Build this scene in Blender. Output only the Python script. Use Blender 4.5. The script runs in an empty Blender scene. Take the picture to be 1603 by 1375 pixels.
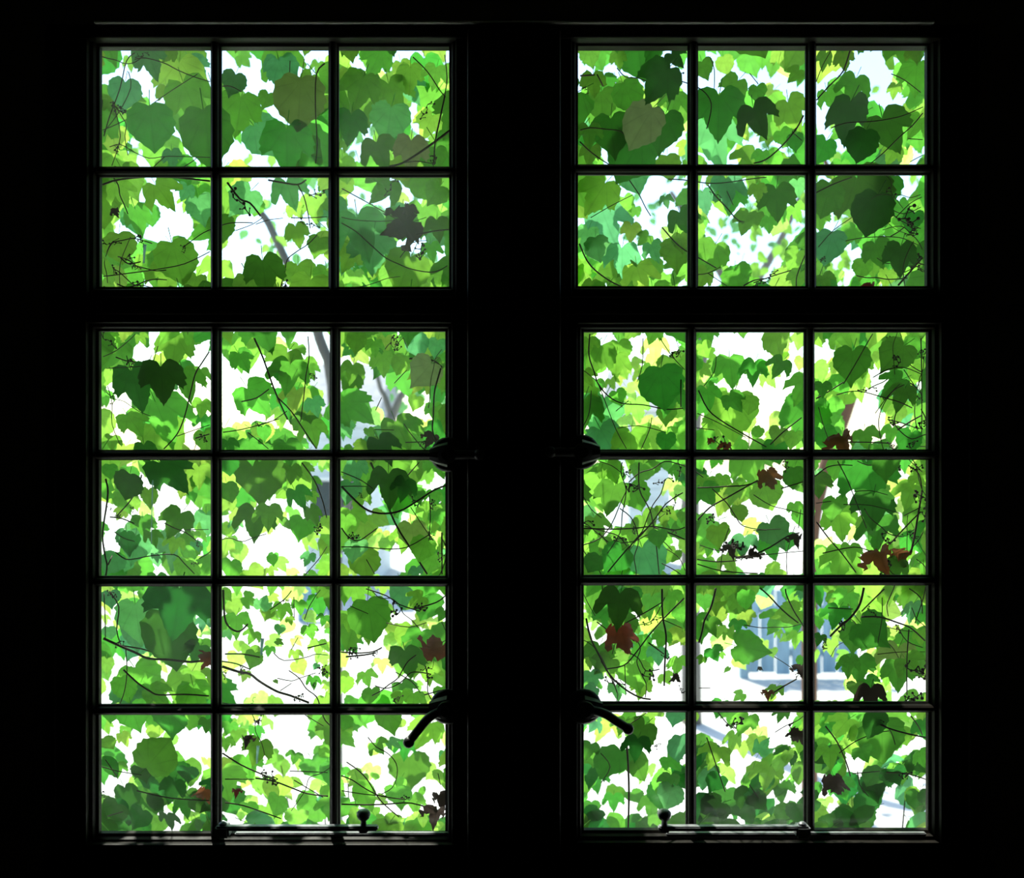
import bpy, bmesh, math, random
from mathutils import Vector, Matrix
from mathutils.geometry import tessellate_polygon
D, F, CX, CY, CZ = 1.7, 1700.0, 801.5, 687.5, 1.5     # camera distance to the glass (m), focal length and centre of the 1603x1375 frame, eye height
scene = bpy.context.scene
COL = scene.collection
# ---------------------------------------------------------------- camera
cam = bpy.data.cameras.new('camera'); cam.sensor_width = 36.0; cam.lens = F / 1603.0 * 36.0; cam.clip_start = 0.02; cam.clip_end = 300
camo = bpy.data.objects.new('camera', cam); COL.objects.link(camo)
cam.dof.use_dof = True; cam.dof.focus_distance = 1.95; cam.dof.aperture_fstop = 4.5
camo.location = (0, -D, CZ); camo.rotation_euler = (math.radians(90), 0, 0)
scene.camera = camo
# ---------------------------------------------------------------- sky, sun, exposure
SUN_EL, SUN_AZ = math.radians(57), math.radians(-22)
world = bpy.data.worlds.new('sky'); scene.world = world; world.use_nodes = True
wn = world.node_tree.nodes; wl = world.node_tree.links
sky = wn.new('ShaderNodeTexSky'); sky.sky_type = 'NISHITA'; sky.sun_disc = False
sky.sun_elevation = SUN_EL; sky.sun_rotation = SUN_AZ; sky.air_density = 1.0; sky.dust_density = 0.7; sky.ozone_density = 1.2
wl.new(sky.outputs[0], wn['Background'].inputs[0]); wn['Background'].inputs[1].default_value = 0.39
sl = bpy.data.lights.new('sun', 'SUN'); sl.energy = 9.5; sl.angle = math.radians(0.53); sl.color = (1.0, 0.95, 0.86)
so = bpy.data.objects.new('sun', sl); COL.objects.link(so)
sd = Vector((math.sin(SUN_AZ) * math.cos(SUN_EL), math.cos(SUN_AZ) * math.cos(SUN_EL), math.sin(SUN_EL)))
so.rotation_euler = sd.to_track_quat('Z', 'Y').to_euler(); so.location = sd * 20
vs = scene.view_settings
vs.view_transform = 'Standard'; vs.look = 'None'; vs.gamma = 1.0; vs.use_curve_mapping = False; vs.exposure = 0.0

# ---------------------------------------------------------------- helpers
def X(px, Y=0.0): return (px - CX) * (D + Y) / F
def Z(py, Y=0.0): return CZ - (py - CY) * (D + Y) / F
def link(name, me, mat, parent=None):
    o = bpy.data.objects.new(name, me); COL.objects.link(o)
    if mat is not None and not me.materials: me.materials.append(mat)
    o.parent = parent
    return o
def mesh_from(name, verts, faces, smooth=False):
    me = bpy.data.meshes.new(name); me.from_pydata(verts, [], faces); me.update()
    if smooth: me.polygons.foreach_set('use_smooth', [True] * len(me.polygons))
    return me
def bm_mesh(name, bm, smooth=False):
    bmesh.ops.recalc_face_normals(bm, faces=bm.faces[:])
    me = bpy.data.meshes.new(name); bm.to_mesh(me); bm.free()
    if smooth: me.polygons.foreach_set('use_smooth', [True] * len(me.polygons))
    return me
def bx(bm, x0, x1, y0, y1, z0, z1):
    v = [bm.verts.new(p) for p in ((x0,y0,z0),(x1,y0,z0),(x1,y1,z0),(x0,y1,z0),(x0,y0,z1),(x1,y0,z1),(x1,y1,z1),(x0,y1,z1))]
    for f in ((0,3,2,1),(4,5,6,7),(0,1,5,4),(1,2,6,5),(2,3,7,6),(3,0,4,7)): bm.faces.new([v[i] for i in f])
def box(name, x0, x1, y0, y1, z0, z1, mat, parent=None, bevel=0.0):
    bm = bmesh.new(); bx(bm, x0, x1, y0, y1, z0, z1)
    if bevel: bmesh.ops.bevel(bm, geom=bm.edges[:], offset=bevel, segments=2, affect='EDGES', profile=0.5)
    return link(name, bm_mesh(name, bm), mat, parent)
def extrude_profile(name, prof, p0, axis, length, mat, parent, flip=1):
    """prof: (a, y) polygon; a runs across the member; axis 'Z' upright (a along X) or 'X' level (a along Z)."""
    bm = bmesh.new(); rings = []
    for t in (0.0, length):
        if axis == 'Z': rings.append([bm.verts.new((p0[0] + flip*a, p0[1] + y, p0[2] + t)) for a, y in prof])
        else: rings.append([bm.verts.new((p0[0] + t, p0[1] + y, p0[2] + flip*a)) for a, y in prof])
    n = len(prof)
    for i in range(n):
        j = (i + 1) % n; bm.faces.new((rings[0][i], rings[0][j], rings[1][j], rings[1][i]))
    bm.faces.new(rings[0]); bm.faces.new(rings[1][::-1])
    return link(name, bm_mesh(name, bm), mat, parent)
def catmull(pts, sub=3):
    if len(pts) < 3: return pts
    P = [pts[0]] + pts + [pts[-1]]; out = []
    for i in range(1, len(P) - 2):
        for k in range(sub):
            t = k / sub; a, b, c, d = P[i-1], P[i], P[i+1], P[i+2]
            out.append(0.5 * ((2*b) + (c-a)*t + (2*a-5*b+4*c-d)*t*t + (3*b-a-3*c+d)*t*t*t))
    out.append(pts[-1]); return out
def tube(bm, pts, r0, r1=None, sides=6, caps=True):
    r1 = r0 if r1 is None else r1; n = len(pts); prev = None; first = None
    for i, p in enumerate(pts):
        t = (pts[min(i+1, n-1)] - pts[max(i-1, 0)]).normalized()
        ref = Vector((0, 1, 0)) if abs(t.y) < 0.9 else Vector((1, 0, 0))
        u = t.cross(ref).normalized(); w = t.cross(u); r = r0 + (r1 - r0) * i / max(n-1, 1)
        ring = [bm.verts.new(p + (u*math.cos(2*math.pi*k/sides) + w*math.sin(2*math.pi*k/sides))*r) for k in range(sides)]
        if prev:
            for k in range(sides): bm.faces.new((prev[k], prev[(k+1) % sides], ring[(k+1) % sides], ring[k]))
        else: first = ring
        prev = ring
    if caps: bm.faces.new(first[::-1]); bm.faces.new(prev)
def lathe(bm, prof, c, axis='Y', seg=20):
    """prof: (radius, height along axis)."""
    rings = []
    for r, h in prof:
        ring = []
        for k in range(seg):
            a = 2*math.pi*k/seg; u, v = r*math.cos(a), r*math.sin(a)
            ring.append(bm.verts.new((c[0]+u, c[1]+h, c[2]+v) if axis == 'Y' else (c[0]+u, c[1]+v, c[2]+h)))
        rings.append(ring)
    for a, b in zip(rings, rings[1:]):
        for k in range(seg): bm.faces.new((a[k], a[(k+1) % seg], b[(k+1) % seg], b[k]))
    bm.faces.new(rings[0]); bm.faces.new(rings[-1][::-1])
def empty(name, loc=(0, 0, 0), parent=None):
    o = bpy.data.objects.new(name, None); COL.objects.link(o); o.location = loc; o.empty_display_size = 0.1; o.parent = parent
    return o
def tag(o, label=None, cat=None, group=None, kind=None):
    for k, v in (('label', label), ('category', cat), ('group', group), ('kind', kind)):
        if v: o[k] = v
    return o

# ---------------------------------------------------------------- materials
def newmat(name):
    m = bpy.data.materials.new(name); m.use_nodes = True
    nt = m.node_tree; nt.nodes.clear(); out = nt.nodes.new('ShaderNodeOutputMaterial')
    return m, nt, nt.nodes, nt.links, out
def plain(name, c, rough=0.6, metal=0.0, noise=0.25, scale=12.0, stretch=(1, 1, 1), bump=0.0, spec=0.5):
    m, nt, N, L, out = newmat(name); p = N.new('ShaderNodeBsdfPrincipled')
    p.inputs['Roughness'].default_value = rough; p.inputs['Metallic'].default_value = metal; p.inputs['Specular IOR Level'].default_value = spec
    g = N.new('ShaderNodeNewGeometry'); mp = N.new('ShaderNodeMapping'); mp.inputs['Scale'].default_value = stretch
    nz = N.new('ShaderNodeTexNoise'); nz.inputs['Scale'].default_value = scale; nz.inputs['Detail'].default_value = 4
    L.new(g.outputs['Position'], mp.inputs[0]); L.new(mp.outputs[0], nz.inputs['Vector'])
    r = N.new('ShaderNodeValToRGB')
    r.color_ramp.elements[0].position = 0.3; r.color_ramp.elements[0].color = [v*(1-noise) for v in c] + [1]
    r.color_ramp.elements[1].position = 0.7; r.color_ramp.elements[1].color = [min(1, v*(1+noise)) for v in c] + [1]
    L.new(nz.outputs['Fac'], r.inputs[0]); L.new(r.outputs[0], p.inputs['Base Color'])
    if bump:
        b = N.new('ShaderNodeBump'); b.inputs['Strength'].default_value = bump; b.inputs['Distance'].default_value = 0.004
        L.new(nz.outputs['Fac'], b.inputs['Height']); L.new(b.outputs[0], p.inputs['Normal'])
    L.new(p.outputs[0], out.inputs[0])
    return m
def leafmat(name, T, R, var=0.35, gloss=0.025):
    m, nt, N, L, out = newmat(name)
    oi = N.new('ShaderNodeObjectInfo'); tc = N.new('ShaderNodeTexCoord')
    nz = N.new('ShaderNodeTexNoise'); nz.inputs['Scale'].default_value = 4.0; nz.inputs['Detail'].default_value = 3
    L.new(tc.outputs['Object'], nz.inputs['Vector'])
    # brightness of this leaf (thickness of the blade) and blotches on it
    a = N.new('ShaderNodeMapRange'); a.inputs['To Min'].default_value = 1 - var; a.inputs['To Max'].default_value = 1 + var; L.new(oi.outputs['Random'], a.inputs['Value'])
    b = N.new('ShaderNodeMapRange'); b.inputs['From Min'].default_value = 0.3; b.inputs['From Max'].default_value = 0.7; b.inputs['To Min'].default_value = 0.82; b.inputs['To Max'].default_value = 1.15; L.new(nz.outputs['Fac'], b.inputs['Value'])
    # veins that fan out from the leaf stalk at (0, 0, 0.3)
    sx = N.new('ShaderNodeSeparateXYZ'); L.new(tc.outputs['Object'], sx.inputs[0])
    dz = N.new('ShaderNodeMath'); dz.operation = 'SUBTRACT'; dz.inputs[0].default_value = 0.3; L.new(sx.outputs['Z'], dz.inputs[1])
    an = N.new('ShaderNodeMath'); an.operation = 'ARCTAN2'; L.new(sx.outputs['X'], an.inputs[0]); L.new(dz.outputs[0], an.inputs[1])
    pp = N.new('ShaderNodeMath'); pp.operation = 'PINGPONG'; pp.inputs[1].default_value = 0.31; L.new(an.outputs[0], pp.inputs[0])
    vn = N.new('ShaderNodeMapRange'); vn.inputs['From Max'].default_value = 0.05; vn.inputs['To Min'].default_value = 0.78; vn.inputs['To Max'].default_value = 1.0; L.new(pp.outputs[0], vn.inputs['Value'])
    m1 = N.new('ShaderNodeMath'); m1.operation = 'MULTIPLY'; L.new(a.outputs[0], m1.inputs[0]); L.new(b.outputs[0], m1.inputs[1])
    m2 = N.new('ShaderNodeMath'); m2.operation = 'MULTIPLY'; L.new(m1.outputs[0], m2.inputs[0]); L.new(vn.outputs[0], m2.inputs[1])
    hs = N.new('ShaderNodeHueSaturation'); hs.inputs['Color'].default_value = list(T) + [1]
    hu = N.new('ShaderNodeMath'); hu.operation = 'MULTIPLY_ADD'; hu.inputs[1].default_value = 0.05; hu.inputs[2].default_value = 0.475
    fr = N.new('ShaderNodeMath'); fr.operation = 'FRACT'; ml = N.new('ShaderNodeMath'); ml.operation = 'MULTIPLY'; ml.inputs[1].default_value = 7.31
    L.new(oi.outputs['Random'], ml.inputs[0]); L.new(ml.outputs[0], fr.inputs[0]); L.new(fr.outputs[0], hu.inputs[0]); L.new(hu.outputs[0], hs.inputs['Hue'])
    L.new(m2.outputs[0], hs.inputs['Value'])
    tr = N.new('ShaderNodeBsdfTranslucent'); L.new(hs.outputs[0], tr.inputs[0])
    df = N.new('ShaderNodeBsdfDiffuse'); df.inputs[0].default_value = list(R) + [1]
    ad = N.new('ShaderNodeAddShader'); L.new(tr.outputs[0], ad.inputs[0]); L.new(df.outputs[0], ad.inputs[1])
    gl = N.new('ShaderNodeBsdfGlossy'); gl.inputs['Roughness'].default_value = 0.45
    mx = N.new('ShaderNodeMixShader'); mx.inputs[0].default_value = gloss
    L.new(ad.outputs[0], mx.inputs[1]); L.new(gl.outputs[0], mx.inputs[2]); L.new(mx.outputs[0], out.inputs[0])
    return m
def glassmat():
    """old window glass: clear, faintly reflecting, with a patchy film of dust that scatters the daylight"""
    m, nt, N, L, out = newmat('dusty_glass')
    g = N.new('ShaderNodeNewGeometry')
    nz = N.new('ShaderNodeTexNoise'); nz.inputs['Scale'].default_value = 3.1; nz.inputs['Detail'].default_value = 3
    L.new(g.outputs['Position'], nz.inputs['Vector'])
    mr = N.new('ShaderNodeMapRange'); mr.inputs['From Min'].default_value = 0.5; mr.inputs['From Max'].default_value = 0.75; mr.inputs['To Min'].default_value = 0.001; mr.inputs['To Max'].default_value = 0.04
    L.new(nz.outputs['Fac'], mr.inputs['Value'])
    # smeared patches, as wiped with a dirty cloth
    last = mr.outputs[0]
    for px, pz, rad, amt in ((-0.28, 1.94, .17, .085), (-0.20, 1.86, .20, .08), (-0.56, 2.04, .18, .06), (0.25, 1.86, .18, .035), (0.38, 1.96, .13, .035), (-0.60, 1.32, .14, .012), (0.23, 1.36, .17, .03), (-0.20, 1.58, .12, .035)):
        vd = N.new('ShaderNodeVectorMath'); vd.operation = 'DISTANCE'; vd.inputs[1].default_value = (px, 0.0, pz); L.new(g.outputs['Position'], vd.inputs[0])
        fo = N.new('ShaderNodeMapRange'); fo.interpolation_type = 'SMOOTHSTEP'; fo.inputs['From Min'].default_value = rad; fo.inputs['From Max'].default_value = 0.0; fo.inputs['To Min'].default_value = 0.0; fo.inputs['To Max'].default_value = amt; L.new(vd.outputs['Value'], fo.inputs['Value'])
        ml = N.new('ShaderNodeMath'); ml.operation = 'MULTIPLY_ADD'; L.new(fo.outputs[0], ml.inputs[0]); L.new(nz.outputs['Fac'], ml.inputs[1]); L.new(last, ml.inputs[2]); last = ml.outputs[0]
    t = N.new('ShaderNodeBsdfTransparent'); t.inputs[0].default_value = (0.94, 0.97, 0.95, 1)
    s = N.new('ShaderNodeBsdfTranslucent'); s.inputs[0].default_value = (0.8, 0.82, 0.82, 1)
    m1 = N.new('ShaderNodeMixShader'); L.new(last, m1.inputs[0]); L.new(t.outputs[0], m1.inputs[1]); L.new(s.outputs[0], m1.inputs[2])
    gl = N.new('ShaderNodeBsdfGlossy'); gl.inputs['Roughness'].default_value = 0.02
    lw = N.new('ShaderNodeLayerWeight'); pw = N.new('ShaderNodeMath'); pw.operation = 'POWER'; pw.inputs[1].default_value = 5.0; L.new(lw.outputs['Facing'], pw.inputs[0])
    fz = N.new('ShaderNodeMath'); fz.operation = 'MULTIPLY_ADD'; fz.inputs[1].default_value = 0.9; fz.inputs[2].default_value = 0.03; L.new(pw.outputs[0], fz.inputs[0])
    m2 = N.new('ShaderNodeMixShader'); L.new(fz.outputs[0], m2.inputs[0]); L.new(m1.outputs[0], m2.inputs[1]); L.new(gl.outputs[0], m2.inputs[2])
    L.new(m2.outputs[0], out.inputs[0])
    return m
M = {
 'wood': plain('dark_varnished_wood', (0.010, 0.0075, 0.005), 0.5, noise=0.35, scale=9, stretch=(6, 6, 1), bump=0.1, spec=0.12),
 'iron': plain('blackened_iron', (0.30, 0.31, 0.33), 0.4, metal=0.35, scale=60, bump=0.1),
 'handle': plain('black_iron', (0.05, 0.05, 0.052), 0.4, metal=0.35, scale=60, bump=0.1),
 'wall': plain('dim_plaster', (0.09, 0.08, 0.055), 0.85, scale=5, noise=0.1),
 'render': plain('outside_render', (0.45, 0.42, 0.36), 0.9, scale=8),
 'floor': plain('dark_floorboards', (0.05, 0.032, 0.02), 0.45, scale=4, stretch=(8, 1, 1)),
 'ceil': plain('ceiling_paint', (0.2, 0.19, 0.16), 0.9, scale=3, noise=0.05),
 'track': plain('pale_enamel', (0.75, 0.78, 0.74), 0.3, scale=30, noise=0.1),
 'glass': glassmat(),
 'stem': plain('vine_bark', (0.045, 0.032, 0.016), 0.8, scale=40, bump=0.3),
 'tendril': plain('dry_tendril', (0.03, 0.022, 0.012), 0.8, scale=60),
 'bark': plain('grey_bark', (0.16, 0.15, 0.13), 0.9, scale=14, stretch=(1, 1, 0.3), bump=0.5),
 'redbark': plain('red_brown_bark', (0.16, 0.08, 0.045), 0.9, scale=14, stretch=(1, 1, 0.3), bump=0.5),
 'ground': plain('pale_paving', (0.62, 0.60, 0.54), 0.85, scale=1.3, noise=0.12),
 'fence': plain('blue_grey_paint', (0.20, 0.34, 0.44), 0.6, scale=5, stretch=(4, 4, 0.6), noise=0.2),
 'house': plain('pale_house_paint', (0.55, 0.62, 0.64), 0.7, scale=3, noise=0.08),
 'roof': plain('grey_roof', (0.30, 0.31, 0.33), 0.8, scale=6, noise=0.2),
 'dark': plain('dark_house_glass', (0.03, 0.05, 0.06), 0.1, scale=2),
 'eave': plain('eave_board', (0.35, 0.33, 0.29), 0.8, scale=6),
}
LM = {
 'y': leafmat('sun_tinted_leaf', (0.36, 0.56, 0.10), (0.10, 0.16, 0.03)),  # sunlight is put into the colour: brighter and yellower than the young leaf
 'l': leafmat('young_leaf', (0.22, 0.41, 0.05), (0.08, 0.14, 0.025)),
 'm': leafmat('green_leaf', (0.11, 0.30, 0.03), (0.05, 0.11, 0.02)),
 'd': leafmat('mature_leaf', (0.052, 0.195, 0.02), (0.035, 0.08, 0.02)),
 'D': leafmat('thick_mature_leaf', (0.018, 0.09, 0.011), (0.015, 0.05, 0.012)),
 'b': leafmat('haze_tinted_leaf', (0.075, 0.27, 0.085), (0.04, 0.10, 0.04)),  # blue of the glass haze is put into this leaf colour
 'o': leafmat('olive_leaf', (0.17, 0.27, 0.06), (0.08, 0.11, 0.04)),
 'g': leafmat('faded_leaf', (0.20, 0.25, 0.10), (0.10, 0.10, 0.06)),
 'k': leafmat('withered_leaf', (0.020, 0.014, 0.012), (0.03, 0.02, 0.016), 0.3, 0.02),
 'r': leafmat('rusty_leaf', (0.085, 0.024, 0.010), (0.05, 0.018, 0.01), 0.3, 0.02),
}
LM['k'].name, LM['r'].name

# ---------------------------------------------------------------- the room
FR = -0.034                     # room face of the window wall
OUT = 0.045                     # outer face of the window wall
ox0, ox1 = X(92), X(1512); oz1 = Z(38, FR); oz0 = Z(1368, -.034) - 0.03
bm = bmesh.new()
for x0, x1, z0, z1 in ((-2.45, ox0 - 0.0, -1.3, 2.75), (ox1, 2.45, -1.3, 2.75), (ox0, ox1, oz1, 2.75), (ox0, ox1, -1.3, oz0)):
    bx(bm, x0, x1, FR, OUT, z0, z1)
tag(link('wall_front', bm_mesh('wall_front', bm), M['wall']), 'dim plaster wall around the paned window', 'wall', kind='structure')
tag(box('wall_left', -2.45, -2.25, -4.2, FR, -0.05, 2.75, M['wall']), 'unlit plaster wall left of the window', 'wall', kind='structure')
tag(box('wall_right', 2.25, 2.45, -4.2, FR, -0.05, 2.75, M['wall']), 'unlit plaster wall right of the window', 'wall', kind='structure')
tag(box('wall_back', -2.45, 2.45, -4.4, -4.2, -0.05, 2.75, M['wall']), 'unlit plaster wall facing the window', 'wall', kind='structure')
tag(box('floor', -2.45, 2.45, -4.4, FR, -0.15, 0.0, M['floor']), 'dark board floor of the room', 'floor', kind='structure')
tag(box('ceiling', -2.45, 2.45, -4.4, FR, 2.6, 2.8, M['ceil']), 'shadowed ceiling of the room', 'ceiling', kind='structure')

# fixed frame: jambs, head, sill, mullion, transoms
frame = tag(empty('trim_1'), 'dark wooden window frame with thick central post and two transoms', 'window frame', kind='structure')
FY0, FY1 = -0.031, 0.03; SY0_ = -0.024
W = M['wood']
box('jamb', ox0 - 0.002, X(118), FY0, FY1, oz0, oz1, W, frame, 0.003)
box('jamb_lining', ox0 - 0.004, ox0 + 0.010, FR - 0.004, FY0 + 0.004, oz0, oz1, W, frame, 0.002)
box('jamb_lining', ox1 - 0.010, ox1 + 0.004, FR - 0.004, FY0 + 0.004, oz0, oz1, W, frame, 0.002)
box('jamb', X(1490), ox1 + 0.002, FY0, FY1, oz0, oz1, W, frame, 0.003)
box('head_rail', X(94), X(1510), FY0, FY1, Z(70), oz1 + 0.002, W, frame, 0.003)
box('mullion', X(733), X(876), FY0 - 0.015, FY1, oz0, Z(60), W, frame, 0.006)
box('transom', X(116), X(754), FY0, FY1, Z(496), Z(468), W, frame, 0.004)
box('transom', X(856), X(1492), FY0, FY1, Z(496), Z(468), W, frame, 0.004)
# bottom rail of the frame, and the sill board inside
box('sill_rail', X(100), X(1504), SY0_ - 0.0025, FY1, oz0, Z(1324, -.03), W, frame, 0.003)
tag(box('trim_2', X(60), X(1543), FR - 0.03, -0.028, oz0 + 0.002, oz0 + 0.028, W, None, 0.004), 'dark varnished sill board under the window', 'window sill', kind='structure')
# pale strip added to paint the bright highlight along the head's room edge
tag(box('trim_3', X(150, FR), X(1460, FR), FR - 0.009, FR + 0.004, oz1 - 0.001, oz1 + 0.002, M['track'], None, 0.001), 'thin pale strip painted in for the highlight along the top edge of the window opening', 'trim', kind='structure')

# ---------------------------------------------------------------- the four glazed lights
SY0, SY1 = -0.024, 0.008
def sash(n, label, x, vm, y, hm):
    x0, x1 = x; y0, y1 = y; w = empty('window_%d' % n); tag(w, label, 'window', kind='structure')
    # stiles and rails: moulded towards the glass; the opening is what the eye sees past their edges
    def prof(wd): return [(0, SY1), (wd, SY1), (wd, -0.003), (wd - 0.004, -0.006), (wd - 0.006, -0.013), (wd - 0.011, -0.016), (wd - 0.012, SY0), (0, SY0)]
    left = x0 < CX
    xl = X(x0, SY1 if left else -0.003); xr = X(x1, -0.003 if left else SY1)
    if left: pass
    zt = Z(y0, SY1 if y0 < CY else -0.003); zb = Z(y1, SY1 if y1 > CY else -0.003)
    sw = 0.044
    extrude_profile('stile', prof(sw), (xl - sw, 0, zb - 0.03), 'Z', zt - zb + 0.06, W, w, 1)
    extrude_profile('stile', prof(sw), (xr + sw, 0, zb - 0.03), 'Z', zt - zb + 0.06, W, w, -1)
    rh = 0.026
    extrude_profile('rail', prof(rh), (xl - 0.01, 0, zt + rh), 'X', xr - xl + 0.02, W, w, -1)
    extrude_profile('rail', prof(rh), (xl - 0.01, 0, zb - rh), 'X', xr - xl + 0.02, W, w, 1)
    mp = [(-0.0082, 0.004), (-0.0055, 0.014), (0.0055, 0.014), (0.0082, 0.004), (0.0082, -0.002), (0.0058, -0.005), (0.0048, -0.011), (0.0022, -0.0145), (-0.0022, -0.0145), (-0.0048, -0.011), (-0.0058, -0.005), (-0.0082, -0.002)]
    for v in vm: extrude_profile('muntin', mp, (X(v), 0, zb - 0.004), 'Z', zt - zb + 0.008, W, w)
    for h in hm: extrude_profile('muntin', mp, (xl - 0.004, 0, Z(h)), 'X', xr - xl + 0.008, W, w)
    xs = [xl - 0.004] + [X(v) for v in vm] + [xr + 0.004]; zs = [zt + 0.004] + [Z(h) for h in hm] + [zb - 0.004]
    for i in range(len(zs) - 1):
        for j in range(3):
            a = 0.0 if j == 0 else 0.003; b = 0.0 if j == 2 else 0.003; c = 0.0 if i == 0 else 0.003; d = 0.0 if i == len(zs) - 2 else 0.003
            box('pane', xs[j] + a, xs[j+1] - b, 0.0, 0.003, zs[i+1] + d, zs[i] - c, M['glass'], w)
    return w
w1 = sash(1, 'six-pane fixed light at the upper left of the window', (160, 703), (338.5, 522.5), (77, 449), (269.5,))
w2 = sash(2, 'six-pane fixed light at the upper right of the window', (905, 1447), (1084.5, 1269), (76, 448), (266,))
w3 = sash(3, 'twelve-pane casement at the lower left, handle lever hanging straight toward its panes', (159, 697), (338.5, 524.5), (520, 1301), (712.5, 910, 1111))
w4 = sash(4, 'twelve-pane casement at the lower right of the window', (914, 1449), (1081.5, 1266.5), (521, 1296), (712, 908.5, 1107))
w3['label'] = 'twelve-pane casement at the lower left of the window'

def fastener(w, px, py, s, lever):
    """s = +1 when the panes lie towards +X; round rose on the stile, a boss and a lever"""
    Y = SY0 - 0.0005; cx, cz = X(px, Y - .02), Z(py, Y - .02)
    h = empty('window_handle', (0, 0, 0), w)
    bm = bmesh.new(); lathe(bm, [(0.027, 0), (0.027, -0.004), (0.023, -0.008), (0.013, -0.010)], (cx, Y, cz)); link('rose', bm_mesh('rose', bm, True), M['handle'], h)
    bm = bmesh.new(); lathe(bm, [(0.013, -0.008), (0.012, -0.018), (0.014, -0.022), (0.014, -0.032), (0.008, -0.036)], (cx, Y, cz))
    # pointed tongue reaching over the stile edge
    tube(bm, [Vector((cx, Y - 0.012, cz)), Vector((cx + s*0.016, Y - 0.012, cz)), Vector((cx + s*0.027, Y - 0.012, cz))], 0.0195, 0.010, 10)
    link('boss', bm_mesh('boss', bm, False), M['handle'], h)
    bm = bmesh.new()
    pts = catmull([Vector((X(a, Y - .028), Y - 0.026 - d, Z(b, Y - .028))) for a, b, d in lever], 4)
    tube(bm, pts, 0.0072, 0.0068, 10)
    bmesh.ops.create_uvsphere(bm, u_segments=12, v_segments=8, radius=0.0088, matrix=Matrix.Translation(pts[-1]))
    link('lever', bm_mesh('lever', bm, True), M['handle'], h)
    return h
fastener(w3, 700, 712, -1, [(700, 712, 0), (725, 712, 0), (750, 712, .004)])
fastener(w4, 912, 708, 1, [(912, 708, 0), (887, 708, 0), (862, 708, .004)])
fastener(w3, 699, 1111, -1, [(694, 1112, 0), (672, 1124, 0), (656, 1142, 0.002), (640, 1162, 0.004)])
fastener(w4, 916, 1111, 1, [(922, 1112, 0), (946, 1118, 0), (964, 1129, 0.002), (983, 1141, 0.004)])

def stay(w, xa, xb, py, knob, pivot):
    Y = SY0 - 0.012; z = Z(py, Y)
    s = empty('casement_stay', (0, 0, 0), w)
    bm = bmesh.new(); pts = [Vector((X(xa, Y), Y, z)), Vector((X((xa+xb)/2, Y), Y - 0.002, z - 0.001)), Vector((X(xb, Y), Y, z))]
    bx(bm, X(xa, Y), X(xb, Y), Y - 0.007, Y + 0.006, z - 0.0035, z + 0.0035)
    bmesh.ops.bevel(bm, geom=bm.edges[:], offset=0.0018, segments=2, affect='EDGES')
    link('stay_bar', bm_mesh('stay_bar', bm), M['iron'], s)
    bm = bmesh.new(); c = (X(knob, Y), Y, z)
    lathe(bm, [(0.0075, -0.006), (0.005, 0.002), (0.0042, 0.010), (0.0085, 0.014), (0.0105, 0.019), (0.0105, 0.023), (0.007, 0.027)], c, 'Z', 16)
    link('knob', bm_mesh('knob', bm, True), M['iron'], s)
    bm = bmesh.new(); px = X(pivot, Y)
    bx(bm, px - 0.011, px + 0.011, Y - 0.01, SY0 + 0.002, z - 0.014, z + 0.004); bmesh.ops.bevel(bm, geom=bm.edges[:], offset=0.003, segments=2, affect='EDGES')
    lathe(bm, [(0.006, 0.003), (0.006, 0.007), (0.003, 0.009)], (px, Y, z), 'Z', 12)
    link('pivot_bracket', bm_mesh('pivot_bracket', bm), M['iron'], s)
    # second, lower bar: the rest the stay lies on
    bm = bmesh.new(); bx(bm, X(xa + 14, Y), X(xb + 110 if xb < 800 else xb + 190, Y), SY0 - 0.008, SY0 + 0.001, z - 0.016, z - 0.010)
    bmesh.ops.bevel(bm, geom=bm.edges[:], offset=0.0015, segments=2, affect='EDGES')
    link('rest_bar', bm_mesh('rest_bar', bm), M['iron'], s)
stay(w3, 352, 592, 1296, 569, 349)
stay(w4, 1030, 1262, 1296, 1040, 1256)

# thin pale upright streaks on the glass
def streak(w, px, pa, pb, r):
    m = M['streak']; bm = bmesh.new(); Yg = -0.0012
    pts = [Vector((X(px, Yg), Yg, Z(pa, Yg))), Vector((X(px - 1, Yg), Yg, Z(pa*.6 + pb*.4, Yg))), Vector((X(px - 2, Yg), Yg, Z(pb, Yg)))]
    tube(bm, catmull(pts, 3), r, r*0.5, 6); bmesh.ops.scale(bm, vec=(1, .5, 1), space=Matrix.Translation((0, -Yg, 0)), verts=bm.verts[:])
    link('pale_streak', bm_mesh('pale_streak', bm, True), m, w)
M['streak'] = leafmat('pale_streak', (0.42, 0.55, 0.55), (0.3, 0.32, 0.32), 0.05)
streak(w3, 239, 752, 852, 0.0011); streak(w3, 411, 1000, 1026, 0.0030); streak(w3, 404, 1168, 1196, 0.0024); streak(w1, 227, 383, 412, 0.0026)

# ---------------------------------------------------------------- outside: eave, ground, fence, houses
GZ = -1.3
tag(box('roof_eave', -3.2, 3.2, OUT - 0.0, 0.80, 2.50, 2.62, M['eave']), 'unseen roof eave above the window, sized to shade the upper leaves', 'eave', kind='structure')  # unseen eave, its depth shaped to shade the upper leaves
bm = bmesh.new(); bx(bm, -60, 60, OUT, 90, GZ - 0.2, GZ)
tag(link('ground', bm_mesh('ground', bm), M['ground']), 'pale sunlit paving outside the window', 'ground', kind='structure')

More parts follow.
